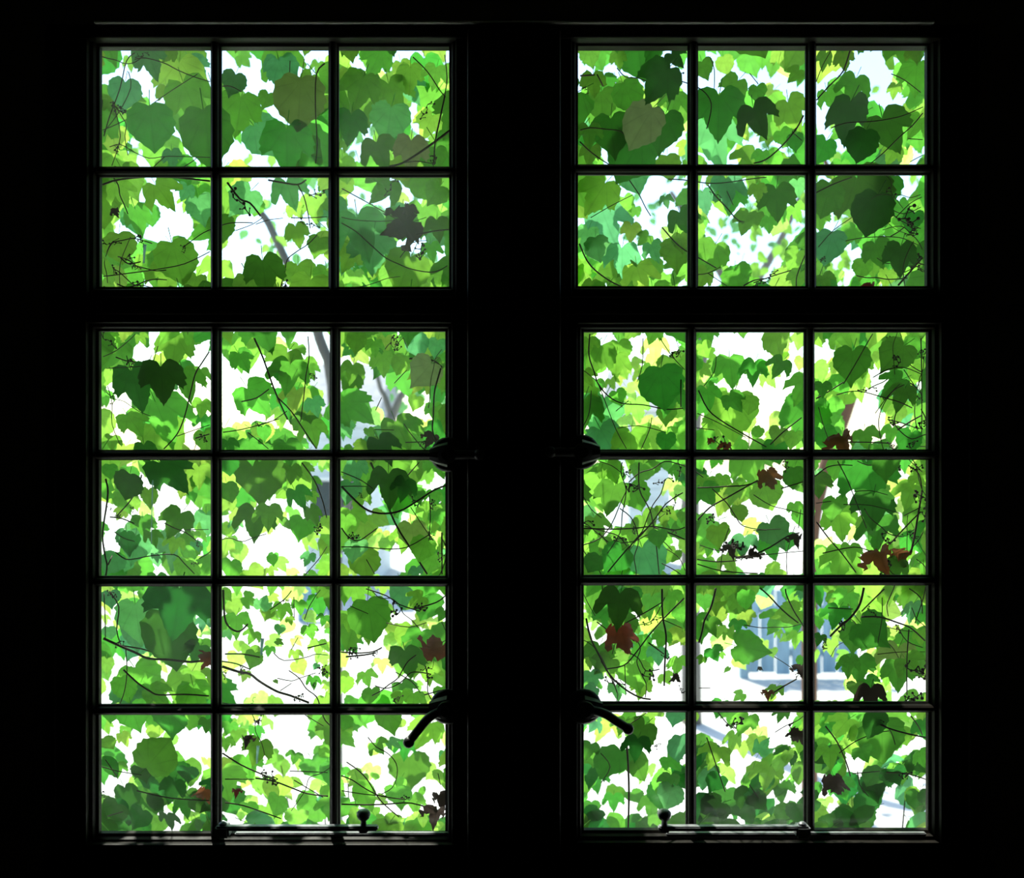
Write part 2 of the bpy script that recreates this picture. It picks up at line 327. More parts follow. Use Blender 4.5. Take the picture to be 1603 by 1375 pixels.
def fence(label, pa, pb, Y, top, ht):
    f = tag(empty('board_fence', (X((pa+pb)/2, Y), Y, GZ)), label, 'fence')
    wd = X(pb, Y) - X(pa, Y); n = max(3, int(wd / 0.16)); bw = wd / n
    bm = bmesh.new(); bx(bm, -bw/2 + 0.008, bw/2 - 0.008, -0.012, 0.012, 0.06, ht); bmesh.ops.bevel(bm, geom=bm.edges[:], offset=0.004, segments=1, affect='EDGES')
    me = bm_mesh('board', bm); rr = random.Random(3)
    for i in range(n):
        o = link('board', me, M['fence'], f); o.location = (-wd/2 + bw*(i+.5), rr.uniform(-.004, .004), rr.uniform(-.02, .03))
    for zz in (0.3, ht - 0.25): 
        bm = bmesh.new(); bx(bm, -wd/2, wd/2, 0.014, 0.06, zz - 0.045, zz + 0.045); link('rail', bm_mesh('rail', bm), M['fence'], f)
    for s in (-1, 1):
        bm = bmesh.new(); bx(bm, s*wd/2 - 0.05, s*wd/2 + 0.05, -0.03, 0.07, 0, ht + 0.12); link('post', bm_mesh('post', bm), M['fence'], f)
    return f
fence('blue-grey board fence glimpsed low through the lower right casement', 1165, 1335, 11.0, 0, 1.05)
fence('short blue-grey fence piece glimpsed through the lower left casement', 472, 530, 15.0, 0, 0.55)

def house(label, pa, pb, Y, ht, depth, gable, wins=True):
    xa, xb = X(pa, Y), X(pb, Y); h = tag(empty('house', ((xa+xb)/2, Y, GZ)), label, 'house'); wd = xb - xa
    bm = bmesh.new(); bx(bm, -wd/2, wd/2, 0.02, depth, 0, ht); link('wall', bm_mesh('wall', bm), M['house'], h)
    n = int(ht / 0.2); bm = bmesh.new(); bx(bm, -wd/2, wd/2, -0.012, 0.02, 0.008, 0.192); me = bm_mesh('siding_board', bm)
    for i in range(n):
        o = link('siding_board', me, M['house'], h); o.location = (0, 0, 0.2*i); o.rotation_euler = (math.radians(-2), 0, 0)
    e = 0.25
    v = [(-wd/2-e, -e, ht-0.05), (wd/2+e, -e, ht-0.05), (wd/2+e, depth+e, ht-0.05), (-wd/2-e, depth+e, ht-0.05), (-wd/2-e, depth/2, ht+gable), (wd/2+e, depth/2, ht+gable)]
    link('roof', mesh_from('roof', v, [(0,1,5,4), (2,3,4,5), (1,2,5), (3,0,4), (3,2,1,0)]), M['roof'], h)
    for cx_ in (-wd*0.22, wd*0.22) if wins else ():
        bm = bmesh.new(); bx(bm, cx_ - 0.26, cx_ + 0.26, -0.05, -0.01, 1.1, 2.1); wf = link('window', bm_mesh('window', bm), M['track'], h)
        bm = bmesh.new(); bx(bm, cx_ - 0.20, cx_ + 0.20, -0.055, -0.049, 1.16, 2.04); link('pane', bm_mesh('pane', bm), M['dark'], wf)
    return h
house('pale blue-grey boarded house far off behind the lower left casement', 478, 574, 18.0, 3.3, 4.0, 1.0)
house('pale blue-grey boarded house far off behind the lower right casement', 985, 1048, 20.0, 3.4, 4.0, 0.9, False)

# ---------------------------------------------------------------- leaves
rng = random.Random(11)
HEART = [(0,.28),(.09,.39),(.22,.43),(.36,.37),(.46,.24),(.5,.06),(.46,-.10),(.38,-.22),(.27,-.33),(.16,-.43),(.07,-.54),(0,-.66)]
TRI = [(0,.24),(.08,.36),(.22,.42),(.36,.36),(.47,.20),(.52,.0),(.50,-.14),(.46,-.27),(.36,-.18),(.27,-.15),(.24,-.28),(.15,-.42),(.06,-.54),(0,-.64)]
DEEP = [(0,.20),(.10,.34),(.24,.38),(.38,.30),(.47,.14),(.54,-.02),(.56,-.20),(.50,-.34),(.38,-.20),(.25,-.08),(.23,-.22),(.20,-.34),(.12,-.46),(.04,-.60),(0,-.68)]
ROUND = [(0,.36),(.14,.44),(.32,.40),(.46,.24),(.5,.02),(.46,-.18),(.34,-.34),(.18,-.46),(.06,-.56),(0,-.62)]
OVATE = [(0,.50),(.10,.46),(.25,.32),(.35,.10),(.34,-.12),(.24,-.34),(.10,-.52),(0,-.62)]
def leaf_mesh(name, half, fold, bend, curl, jit, seed, stalk=True):
    r = random.Random(seed); V = []; Fc = []; base = half; half = [base[0]]
    for a, b in zip(base, base[1:]):      # coarse teeth along the rim
        if abs(a[0]-b[0]) + abs(a[1]-b[1]) > .13: half.append(((a[0]+b[0])/2*.965, (a[1]+b[1])/2 + .012))
        half.append(b)
    n = len(half)
    def y(x, z): return fold*abs(x) + bend*(z+.05)**2 + curl*x*x
    zb, zt = half[0][1], half[-1][1]; mid = []
    for k in range(5):
        z = zb + (zt - zb)*k/4; mid.append(len(V)); V.append((0, y(0, z), z))
    for s in (-1, 1):
        row = []
        for i in range(1, n-1):
            hx, hz = half[i]; k = 1 + r.uniform(-jit, jit); x = s*hx*k; z = hz + r.uniform(-jit, jit)*.4
            row.append(len(V)); V.append((x, y(x, z) + r.uniform(-jit, jit)*.2, z))
        loop = [mid[0]] + row + [mid[4], mid[3], mid[2], mid[1]]
        for tri in tessellate_polygon([[Vector((V[q][0], V[q][2], 0)) for q in loop]]):
            f = [loop[q] for q in tri]; p = [Vector(V[q]) for q in f]
            if (p[1]-p[0]).cross(p[2]-p[0]).y < 0: f = f[::-1]      # upper side of the leaf faces outdoors
            Fc.append(tuple(f))
    if stalk:
        b0 = Vector(V[mid[0]]); tip = b0 + Vector((0.05, -0.10, 0.34)); k = len(V)
        for c, rr in ((b0, .008), (tip, .011)):
            for a in range(3): V.append(tuple(c + Vector((math.cos(a*2.094), math.sin(a*2.094), 0))*rr))
        for a in range(3): Fc.append((k+a, k+(a+1) % 3, k+3+(a+1) % 3, k+3+a))
    me = mesh_from(name, [tuple(v) for v in V], Fc, True)
    return me
SHAPES = [leaf_mesh('leaf', HEART, .10, -.12, -.10, .05, 1), leaf_mesh('leaf', TRI, .12, -.16, -.12, .05, 2), leaf_mesh('leaf', DEEP, .14, -.14, -.10, .06, 3),
          leaf_mesh('leaf', ROUND, .08, -.10, -.14, .05, 4), leaf_mesh('leaf', TRI, -.10, -.22, .1, .08, 5), leaf_mesh('leaf', HEART, .16, .10, -.2, .08, 6), leaf_mesh('leaf', DEEP, .05, -.25, -.25, .09, 7)]
OV = SHAPES[:4] + [leaf_mesh('leaf', OVATE, .12, -.15, -.1, .05, 8), leaf_mesh('leaf', OVATE, .2, -.25, 0, .08, 9), leaf_mesh('leaf', HEART, .1, -.2, -.1, .06, 12)]
DEADS = [leaf_mesh('leaf', DEEP, .5, -.7, .6, .16, 10), leaf_mesh('leaf', TRI, -.45, .6, -.5, .18, 11)]
CACHE = {}
def with_mat(me, tone):
    k = (me.name, tone)
    if k not in CACHE:
        c = me.copy(); c.materials.clear(); c.materials.append(LM[tone]); CACHE[k] = c
    return CACHE[k]

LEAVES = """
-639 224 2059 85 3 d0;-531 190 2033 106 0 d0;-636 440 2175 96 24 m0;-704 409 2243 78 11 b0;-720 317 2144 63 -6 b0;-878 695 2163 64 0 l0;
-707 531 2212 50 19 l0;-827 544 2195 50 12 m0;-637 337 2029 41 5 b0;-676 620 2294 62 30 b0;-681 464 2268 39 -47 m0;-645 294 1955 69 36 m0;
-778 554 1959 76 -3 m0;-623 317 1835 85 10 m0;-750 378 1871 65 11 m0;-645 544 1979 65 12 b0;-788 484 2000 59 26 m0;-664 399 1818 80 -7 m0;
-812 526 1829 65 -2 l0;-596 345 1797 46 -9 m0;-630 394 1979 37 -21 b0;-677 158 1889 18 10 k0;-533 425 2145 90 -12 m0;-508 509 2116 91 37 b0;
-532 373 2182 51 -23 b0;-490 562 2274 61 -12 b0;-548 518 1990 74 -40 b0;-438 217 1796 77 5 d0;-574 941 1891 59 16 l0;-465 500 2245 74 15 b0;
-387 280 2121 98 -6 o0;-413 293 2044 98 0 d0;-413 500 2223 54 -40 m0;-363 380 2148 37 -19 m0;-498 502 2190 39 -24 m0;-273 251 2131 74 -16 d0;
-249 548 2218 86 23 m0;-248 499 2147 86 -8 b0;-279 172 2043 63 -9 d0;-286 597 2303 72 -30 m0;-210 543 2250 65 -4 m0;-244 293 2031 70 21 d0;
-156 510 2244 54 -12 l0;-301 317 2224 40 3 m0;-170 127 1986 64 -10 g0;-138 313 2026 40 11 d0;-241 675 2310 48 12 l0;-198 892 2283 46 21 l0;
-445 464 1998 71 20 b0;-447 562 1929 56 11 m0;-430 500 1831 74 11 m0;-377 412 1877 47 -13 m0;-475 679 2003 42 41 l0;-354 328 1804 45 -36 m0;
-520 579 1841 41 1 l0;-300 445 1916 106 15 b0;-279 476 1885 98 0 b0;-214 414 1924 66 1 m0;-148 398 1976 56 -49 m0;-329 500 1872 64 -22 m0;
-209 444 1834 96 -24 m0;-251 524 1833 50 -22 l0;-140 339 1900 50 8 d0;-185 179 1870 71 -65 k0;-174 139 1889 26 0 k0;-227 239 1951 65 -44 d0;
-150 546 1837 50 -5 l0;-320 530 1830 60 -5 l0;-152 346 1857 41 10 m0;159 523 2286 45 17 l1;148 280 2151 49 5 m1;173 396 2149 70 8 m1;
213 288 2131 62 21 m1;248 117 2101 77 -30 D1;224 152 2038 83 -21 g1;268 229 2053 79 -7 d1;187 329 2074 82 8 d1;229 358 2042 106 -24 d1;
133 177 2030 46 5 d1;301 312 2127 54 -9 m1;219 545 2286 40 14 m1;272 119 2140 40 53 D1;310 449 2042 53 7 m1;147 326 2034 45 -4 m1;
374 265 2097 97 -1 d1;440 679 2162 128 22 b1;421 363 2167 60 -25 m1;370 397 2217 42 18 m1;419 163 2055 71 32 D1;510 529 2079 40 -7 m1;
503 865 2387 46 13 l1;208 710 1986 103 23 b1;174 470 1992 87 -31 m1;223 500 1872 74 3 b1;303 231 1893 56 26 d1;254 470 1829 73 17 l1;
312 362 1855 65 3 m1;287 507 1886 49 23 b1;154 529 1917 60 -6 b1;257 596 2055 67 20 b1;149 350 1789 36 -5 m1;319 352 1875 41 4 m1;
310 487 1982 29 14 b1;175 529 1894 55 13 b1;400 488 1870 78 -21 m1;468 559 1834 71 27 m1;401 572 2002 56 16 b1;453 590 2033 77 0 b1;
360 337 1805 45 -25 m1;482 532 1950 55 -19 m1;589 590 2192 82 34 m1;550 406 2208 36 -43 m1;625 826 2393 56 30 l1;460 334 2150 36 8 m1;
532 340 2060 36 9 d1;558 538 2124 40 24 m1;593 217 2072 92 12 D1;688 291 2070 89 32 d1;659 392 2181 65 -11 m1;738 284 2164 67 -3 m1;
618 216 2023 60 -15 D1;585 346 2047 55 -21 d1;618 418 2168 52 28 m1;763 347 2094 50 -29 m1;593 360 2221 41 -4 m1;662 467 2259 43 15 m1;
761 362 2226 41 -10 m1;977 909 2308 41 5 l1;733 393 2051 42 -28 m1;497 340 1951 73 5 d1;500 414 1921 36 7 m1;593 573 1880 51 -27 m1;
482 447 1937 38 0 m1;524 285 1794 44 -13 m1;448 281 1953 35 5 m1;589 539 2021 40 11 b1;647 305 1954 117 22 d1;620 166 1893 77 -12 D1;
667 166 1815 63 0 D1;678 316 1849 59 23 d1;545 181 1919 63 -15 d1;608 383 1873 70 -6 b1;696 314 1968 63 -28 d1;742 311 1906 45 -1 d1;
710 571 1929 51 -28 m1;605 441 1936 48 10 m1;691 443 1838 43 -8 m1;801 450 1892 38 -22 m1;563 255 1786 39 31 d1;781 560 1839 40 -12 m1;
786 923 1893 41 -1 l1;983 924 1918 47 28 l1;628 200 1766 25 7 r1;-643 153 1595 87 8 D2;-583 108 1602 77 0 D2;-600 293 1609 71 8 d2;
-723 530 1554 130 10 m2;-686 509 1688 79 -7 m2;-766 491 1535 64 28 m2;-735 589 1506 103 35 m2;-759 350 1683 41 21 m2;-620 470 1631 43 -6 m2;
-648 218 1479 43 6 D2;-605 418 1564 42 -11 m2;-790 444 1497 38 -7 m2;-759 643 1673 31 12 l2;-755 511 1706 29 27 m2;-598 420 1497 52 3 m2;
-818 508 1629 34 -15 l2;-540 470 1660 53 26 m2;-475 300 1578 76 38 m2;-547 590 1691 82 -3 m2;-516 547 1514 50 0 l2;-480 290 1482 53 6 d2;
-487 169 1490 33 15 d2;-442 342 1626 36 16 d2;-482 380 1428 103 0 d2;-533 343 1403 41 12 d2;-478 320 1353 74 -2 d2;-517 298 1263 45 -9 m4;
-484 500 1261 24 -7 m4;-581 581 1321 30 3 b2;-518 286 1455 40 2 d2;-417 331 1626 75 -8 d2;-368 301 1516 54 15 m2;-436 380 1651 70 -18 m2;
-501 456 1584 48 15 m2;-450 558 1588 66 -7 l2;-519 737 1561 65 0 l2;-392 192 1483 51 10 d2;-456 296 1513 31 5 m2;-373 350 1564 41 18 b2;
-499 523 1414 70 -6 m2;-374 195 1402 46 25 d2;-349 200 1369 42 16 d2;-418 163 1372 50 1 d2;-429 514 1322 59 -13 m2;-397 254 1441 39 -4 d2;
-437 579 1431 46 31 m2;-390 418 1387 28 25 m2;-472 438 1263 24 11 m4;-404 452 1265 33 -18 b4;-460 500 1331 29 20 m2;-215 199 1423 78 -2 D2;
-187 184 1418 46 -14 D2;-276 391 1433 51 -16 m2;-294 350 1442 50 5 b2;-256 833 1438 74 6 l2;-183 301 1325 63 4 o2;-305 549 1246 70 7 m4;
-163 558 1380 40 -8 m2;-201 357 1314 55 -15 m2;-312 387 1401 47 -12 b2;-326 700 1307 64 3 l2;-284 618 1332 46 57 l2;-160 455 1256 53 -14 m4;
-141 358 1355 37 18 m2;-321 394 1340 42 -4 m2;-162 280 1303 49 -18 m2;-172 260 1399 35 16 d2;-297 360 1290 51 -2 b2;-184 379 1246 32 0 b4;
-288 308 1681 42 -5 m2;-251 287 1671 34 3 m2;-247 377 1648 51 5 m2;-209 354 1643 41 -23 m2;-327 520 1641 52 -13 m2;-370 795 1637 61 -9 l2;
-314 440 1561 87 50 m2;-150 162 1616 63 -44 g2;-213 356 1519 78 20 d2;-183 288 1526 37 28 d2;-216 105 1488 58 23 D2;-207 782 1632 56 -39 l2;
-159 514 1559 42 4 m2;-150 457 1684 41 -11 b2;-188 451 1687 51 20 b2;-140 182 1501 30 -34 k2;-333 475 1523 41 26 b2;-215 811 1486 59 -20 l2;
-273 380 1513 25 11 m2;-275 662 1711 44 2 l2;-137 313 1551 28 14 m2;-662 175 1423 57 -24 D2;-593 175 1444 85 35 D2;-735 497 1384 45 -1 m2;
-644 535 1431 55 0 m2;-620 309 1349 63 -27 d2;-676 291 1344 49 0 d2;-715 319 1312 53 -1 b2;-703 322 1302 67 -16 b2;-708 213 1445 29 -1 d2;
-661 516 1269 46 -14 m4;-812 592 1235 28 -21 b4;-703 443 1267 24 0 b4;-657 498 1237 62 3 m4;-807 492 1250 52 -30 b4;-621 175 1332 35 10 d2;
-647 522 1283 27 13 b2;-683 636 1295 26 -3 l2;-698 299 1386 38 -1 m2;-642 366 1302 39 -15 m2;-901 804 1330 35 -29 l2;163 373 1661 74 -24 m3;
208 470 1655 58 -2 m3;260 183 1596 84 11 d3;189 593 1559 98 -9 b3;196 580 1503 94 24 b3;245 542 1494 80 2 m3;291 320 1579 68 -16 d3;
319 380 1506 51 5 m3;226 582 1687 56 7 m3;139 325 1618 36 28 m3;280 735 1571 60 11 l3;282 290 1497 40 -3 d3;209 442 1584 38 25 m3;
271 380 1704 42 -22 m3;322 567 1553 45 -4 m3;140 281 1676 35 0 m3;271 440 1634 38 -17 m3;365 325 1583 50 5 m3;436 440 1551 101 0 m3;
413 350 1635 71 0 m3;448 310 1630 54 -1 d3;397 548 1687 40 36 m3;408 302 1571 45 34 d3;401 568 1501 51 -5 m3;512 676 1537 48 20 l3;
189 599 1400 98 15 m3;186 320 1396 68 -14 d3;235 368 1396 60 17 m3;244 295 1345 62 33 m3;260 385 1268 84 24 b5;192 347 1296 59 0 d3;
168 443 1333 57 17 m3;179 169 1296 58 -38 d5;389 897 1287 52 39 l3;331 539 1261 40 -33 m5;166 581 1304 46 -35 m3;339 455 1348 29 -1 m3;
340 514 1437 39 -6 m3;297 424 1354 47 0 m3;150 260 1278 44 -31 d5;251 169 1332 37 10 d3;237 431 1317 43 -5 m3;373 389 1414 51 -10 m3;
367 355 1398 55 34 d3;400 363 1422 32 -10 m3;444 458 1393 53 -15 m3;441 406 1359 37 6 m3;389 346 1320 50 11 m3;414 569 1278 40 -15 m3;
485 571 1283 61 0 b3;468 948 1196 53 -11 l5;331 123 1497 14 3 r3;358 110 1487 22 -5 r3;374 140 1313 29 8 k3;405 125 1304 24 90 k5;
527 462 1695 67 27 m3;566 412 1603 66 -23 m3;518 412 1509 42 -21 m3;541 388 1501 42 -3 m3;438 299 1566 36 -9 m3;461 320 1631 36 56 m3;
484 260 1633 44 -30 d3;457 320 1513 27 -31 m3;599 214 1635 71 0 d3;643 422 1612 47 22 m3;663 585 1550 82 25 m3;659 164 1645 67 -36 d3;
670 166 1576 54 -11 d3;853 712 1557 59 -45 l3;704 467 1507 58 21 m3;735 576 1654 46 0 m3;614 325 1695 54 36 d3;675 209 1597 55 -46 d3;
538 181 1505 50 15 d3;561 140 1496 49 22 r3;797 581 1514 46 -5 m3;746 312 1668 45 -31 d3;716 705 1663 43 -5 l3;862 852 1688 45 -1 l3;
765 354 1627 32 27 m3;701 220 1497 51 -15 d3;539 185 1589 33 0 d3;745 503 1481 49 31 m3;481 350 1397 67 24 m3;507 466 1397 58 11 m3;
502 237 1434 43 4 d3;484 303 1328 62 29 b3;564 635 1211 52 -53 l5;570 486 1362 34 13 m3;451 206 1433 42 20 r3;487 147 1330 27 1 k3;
675 352 1429 120 16 d3;626 184 1385 76 -1 D3;662 259 1339 79 4 d3;805 495 1392 64 -14 m3;662 493 1337 74 8 m3;574 345 1419 59 0 d3;
620 388 1370 56 5 m3;685 414 1334 47 -6 m3;678 535 1252 85 -13 m5;664 516 1442 59 -14 m3;976 936 1329 53 0 l3;662 222 1455 56 6 d3;
674 204 1274 51 -14 d5;732 842 1224 51 -15 l5;797 438 1423 38 52 m3;636 339 1292 41 3 m3;639 179 1295 55 22 r5;683 213 1298 38 90 r5;
-559 117 1225 114 -11 D4;-604 216 1156 111 9 D4;-705 342 1164 89 7 b4;-740 417 1120 66 2 b4;-774 567 1002 93 26 m4;-689 599 980 87 -23 m4;
-801 579 958 88 -6 b4;-664 579 963 82 12 m4;-743 518 1180 48 31 m4;-781 413 1191 41 6 b4;-602 412 1143 30 -6 b4;-707 280 1048 52 11 m4;
-554 215 1127 51 -32 d4;-618 184 1056 54 44 d4;-848 589 1094 33 5 b4;-534 198 1118 32 -90 r4;-639 324 976 74 -5 d4;-638 246 931 82 140 d4;
-695 295 994 62 19 m4;-787 754 739 113 12 D6;-809 1043 663 74 -6 d6;-876 775 684 77 14 D6;-831 569 724 66 -34 D6;-952 1056 565 120 -1 D6;
-751 736 757 53 36 m6;-770 367 923 35 29 m4;-764 363 973 30 -8 m4;-767 724 653 55 0 D6;-791 1054 577 53 1 l6;-809 1068 501 73 15 m6;
-1022 1076 524 67 2 D6;-576 350 962 34 -12 d4;-852 821 731 67 10 d6;-708 650 708 51 11 d6;-541 198 881 32 -34 r4;-962 883 731 50 -9 m6;
-892 980 619 84 17 D6;-857 658 787 42 0 d6;-488 172 1004 31 -16 d4;-466 290 932 58 -18 m4;-680 1035 580 86 -6 l7;-579 695 687 46 8 m7;
-687 940 703 57 4 l7;-453 144 989 24 2 k4;-436 162 1015 10 22 k4;-478 180 889 17 0 r4;-563 519 1127 59 0 m4;-540 551 1055 53 -5 m4;
-503 549 1063 27 -9 m4;-494 374 1081 39 -19 m4;-469 516 1154 42 -8 m4;-400 343 1186 34 0 m4;-378 329 1143 34 16 m4;-353 336 1163 27 -17 d4;
-453 418 1130 24 -9 b4;-527 597 1151 39 160 b4;-392 442 1023 30 4 m4;-577 489 1187 31 39 m4;-600 597 1088 26 19 b4;-458 542 1127 21 14 m4;
-514 878 989 36 5 l4;-415 632 1057 44 -3 l4;-346 318 1063 17 21 m4;-465 466 1095 20 54 m4;-411 579 1023 17 -30 b4;-462 423 1026 12 31 m4;
-250 211 1188 79 9 d4;-174 313 1201 43 -52 m4;-220 478 1186 58 -11 b4;-177 397 1116 66 -10 m4;-183 188 1118 68 4 d4;-310 471 1194 63 16 m4;
-330 488 1134 42 0 m4;-280 384 1126 40 3 m4;-172 497 1033 58 7 m4;-308 591 1000 44 17 l4;-342 534 997 37 -7 m4;-262 312 1026 39 -2 m4;
-124 239 1188 28 -29 d4;-182 309 1020 53 -9 m4;-134 332 1027 29 -7 m4;-131 133 1144 55 180 r4;-214 378 1006 35 -21 m4;-288 928 1037 51 -10 l4;
-446 779 752 78 26 d7;-550 1098 667 40 -9 l7;-525 662 737 57 11 l7;-506 1045 569 93 -36 m7;-612 1035 557 73 18 m7;-423 707 853 35 1 l4;
-589 902 668 50 3 l7;-497 598 728 55 -15 m7;-463 630 690 56 -14 l7;-355 370 905 30 -49 m4;-532 819 698 55 -6 l7;-264 1081 656 114 0 d7;
-253 343 923 39 36 m4;-351 592 865 44 37 m4;-235 444 901 36 47 b4;-239 404 955 56 16 m4;-179 569 890 77 -29 m4;-424 982 679 52 -28 m7;
-337 772 692 78 23 m7;-363 669 696 57 -34 m7;-262 834 693 49 -8 m7;-240 948 616 64 7 m7;-249 572 706 38 -34 m7;-126 103 877 39 -14 k4;
-139 551 848 27 21 b4;-246 894 577 50 20 l7;-158 781 612 36 -20 l7;-315 795 726 24 -11 m7;-327 562 714 49 -18 m7;-314 355 965 29 -17 m4;
-221 978 632 29 -13 m7;-190 608 693 33 3 l7;-308 786 626 48 19 m7;-122 151 887 35 12 k4;178 104 1228 74 -5 D5;183 306 1173 73 -6 d5;
331 849 1078 80 -7 l5;273 441 1178 57 0 m5;237 400 1046 75 11 m5;162 331 1100 64 -3 d5;336 598 1164 55 -4 m5;349 587 1085 49 -40 l5;
278 594 1055 66 -55 m5;346 573 1031 49 2 m5;151 349 1051 44 12 b5;146 319 1029 39 -49 b5;282 405 1083 45 0 b5;313 566 1084 44 -12 m5;
148 367 1086 40 4 m5;255 440 1012 46 -11 m5;222 343 1205 49 4 d5;202 261 1164 57 16 d5;322 382 1165 35 13 m5;197 348 1026 39 3 b5;
281 193 1085 22 -19 k5;175 333 1080 54 -42 m5;194 194 1156 59 15 r5;224 183 994 59 -30 d5;212 143 981 49 -6 D5;188 334 898 76 -27 d5;
170 607 789 61 -9 D8;236 597 897 50 -15 m5;144 319 924 39 -16 d5;345 1094 647 67 -18 l8;354 793 727 72 -9 m8;316 353 920 55 0 b5;330 689 719 69 -6 D8;
296 1091 671 74 -27 d8;327 550 762 60 -16 b8;170 632 668 84 -17 D8;321 1042 522 91 -15 D8;321 674 752 51 -2 m8;315 745 676 59 -3 d8;
180 746 672 41 4 d8;226 662 667 57 28 d8;329 487 941 43 -11 b5;373 683 761 46 1 b8;361 602 692 44 -28 d8;169 534 913 37 -34 b5;320 695 663 46 31 d8;
228 742 689 47 2 d8;282 794 680 48 33 d8;262 1046 603 53 -13 d8;374 294 924 58 -22 m5;409 582 791 60 -4 b8;419 556 733 71 -49 D8;462 564 873 49 -16 l5;
439 343 968 54 -20 m5;560 788 802 51 -16 l5;554 646 780 74 -6 m8;480 1039 685 46 17 m8;529 943 611 83 42 D8;554 805 702 79 1 d8;531 798 678 60 1 D8;
436 571 711 60 10 D8;341 227 1213 36 0 d5;458 550 1161 45 -33 m5;476 507 1177 41 -2 m5;517 696 1108 45 20 l5;368 317 1154 40 27 d5;
409 264 1165 31 -3 d5;460 588 1094 38 31 m5;445 349 1105 71 80 m5;378 336 1100 40 30 d5;419 506 1113 37 -1 l5;568 518 1143 62 -70 m5;
598 582 1084 41 -10 m5;623 835 1046 25 16 l5;401 384 1086 18 14 m5;498 356 1026 37 -13 m5;476 570 963 29 -50 m5;581 481 1055 26 -11 m5;
455 593 1013 18 -30 m5;578 711 1027 28 18 l5;355 331 1088 20 -28 d5;570 696 932 28 -4 l5;442 638 1155 18 -28 l5;407 347 1217 30 -6 m5;
605 573 1175 27 -6 b5;595 565 1149 27 10 l5;402 577 1190 22 1 m5;434 141 1068 20 0 r5;490 140 1111 25 6 k5;427 169 1105 10 1 k5;609 933 683 88 0 m8;
579 749 771 53 -8 m8;668 1000 631 72 6 D8;630 1052 549 73 -5 D8;609 608 793 50 2 d8;678 1016 558 72 10 D8;686 898 609 69 14 D8;480 386 906 41 150 b5;
474 109 1007 30 -27 k5;569 544 846 32 0 l5;554 382 915 35 -14 m5;484 415 896 30 16 m5;687 943 677 38 2 m8;641 397 1193 61 -24 m5;646 260 1153 78 51 d5;
643 330 1133 67 -4 d5;721 332 1094 78 -3 o5;622 247 1094 60 2 d5;819 505 1084 80 -20 m5;751 452 1197 52 9 m5;687 178 1112 54 42 d5;
665 542 1172 43 0 m5;602 200 1065 35 0 d5;620 176 1058 54 2 k5;696 258 1079 61 0 d5;790 447 1163 52 4 b5;586 258 1185 52 -13 d5;705 391 1120 50 8 m5;
542 213 1149 27 -14 D5;779 370 1125 35 7 m5;643 259 1060 38 33 d5;584 181 1110 42 -5 d5;772 532 1016 43 -6 m5;681 299 952 92 7 d5;
616 142 1020 53 -30 D5;644 408 946 61 -36 m5;1011 1038 685 73 28 m9;582 288 924 53 4 m5;845 825 696 84 16 D9;834 1036 629 91 2 D9;966 964 639 94 24 b9;
974 905 638 69 -11 m9;857 1013 549 109 15 D9;795 958 698 70 11 d9;763 314 967 53 20 d5;553 157 911 45 17 k5;693 680 659 63 17 b9;907 715 670 41 -12 m9;
878 635 674 68 -40 b9;729 611 855 44 -12 l5;764 331 906 39 23 m5;749 384 932 40 22 m5;704 605 690 72 55 D9;744 605 702 61 -47 D9;921 953 706 64 42 b9;
674 419 930 51 10 m5;608 181 957 41 29 d5;587 346 933 44 -4 m5;870 679 849 40 3 l5;858 931 618 76 -31 D9;-363 1177 2457 65 0 y0;
-361 1142 2369 72 -35 y0;-316 1349 2168 60 16 y0;419 1333 2451 73 -18 y1;464 1307 2379 65 -55 y1;199 1087 1923 52 -45 y1;444 1327 2076 60 25 y1;
678 1154 2406 65 -37 y1;801 1458 2587 73 24 y1;1106 1366 2296 67 8 y1;1066 1226 2293 71 -1 y1;1131 1464 2541 59 -33 y1;739 1330 2106 70 -16 y1;
1083 1397 2125 65 19 y1;999 1310 1951 72 -6 y1;848 973 2029 55 22 y1;-703 1139 1524 60 8 y2;-625 1152 1743 59 -2 y2;-663 1344 1760 67 21 y2;
-346 1031 1239 57 3 y2;-259 1365 1284 70 15 y2;-202 1181 1252 56 27 y2;-194 1283 1198 73 -6 y2;-402 1180 1727 64 40 y2;-355 1112 1557 56 40 y2;
-223 1125 1532 60 0 y2;-478 1333 1761 60 2 y2;-940 1081 1321 59 -28 y2;-974 1117 1433 70 -33 y2;348 934 1725 66 3 y3;406 1398 1723 55 -16 y3;
265 906 1542 60 0 y3;409 985 1548 65 13 y3;394 1107 1529 71 4 y3;374 1434 1544 76 -17 y3;449 1301 1369 73 10 y3;220 1315 1310 72 -16 y3;
208 1163 1215 64 -1 y3;422 983 1372 49 21 y3;637 1180 1269 63 -37 y3;1016 1417 1754 77 0 y3;841 1180 1663 67 15 y3;1058 1151 1540 52 -24 y3;
941 1282 1244 54 -35 y3;1114 1458 1362 82 -28 y3;1044 1206 1317 73 46 y3;849 1275 1210 74 10 y3;1045 1119 1431 62 2 y3;1021 1161 1248 64 -20 y3;
-1040 1396 887 76 -29 y4;-800 1063 540 71 20 l6;-1030 1292 547 61 -10 l6;-591 1251 1083 71 23 y4;-279 924 1007 66 -9 y4;-201 1080 1030 54 -2 y4;
-553 1452 496 73 15 l7;217 1267 1017 68 -63 y5;355 1317 971 70 10 y5;311 1174 930 53 43 y5;531 1008 671 65 37 l8;543 1121 973 68 -22 y5;
772 1237 638 59 -23 l5;958 1158 934 73 12 y5;794 932 1027 47 40 y5;1077 1245 990 63 37 y5;904 908 1086 59 77 y5;964 1185 880 54 -32 y5;
1045 1286 964 57 2 y5;1127 1310 985 77 0 y5;831 952 908 50 47 y5;887 1045 1064 53 5 y5;804 930 766 62 29 l5;883 950 716 62 -38 l5;
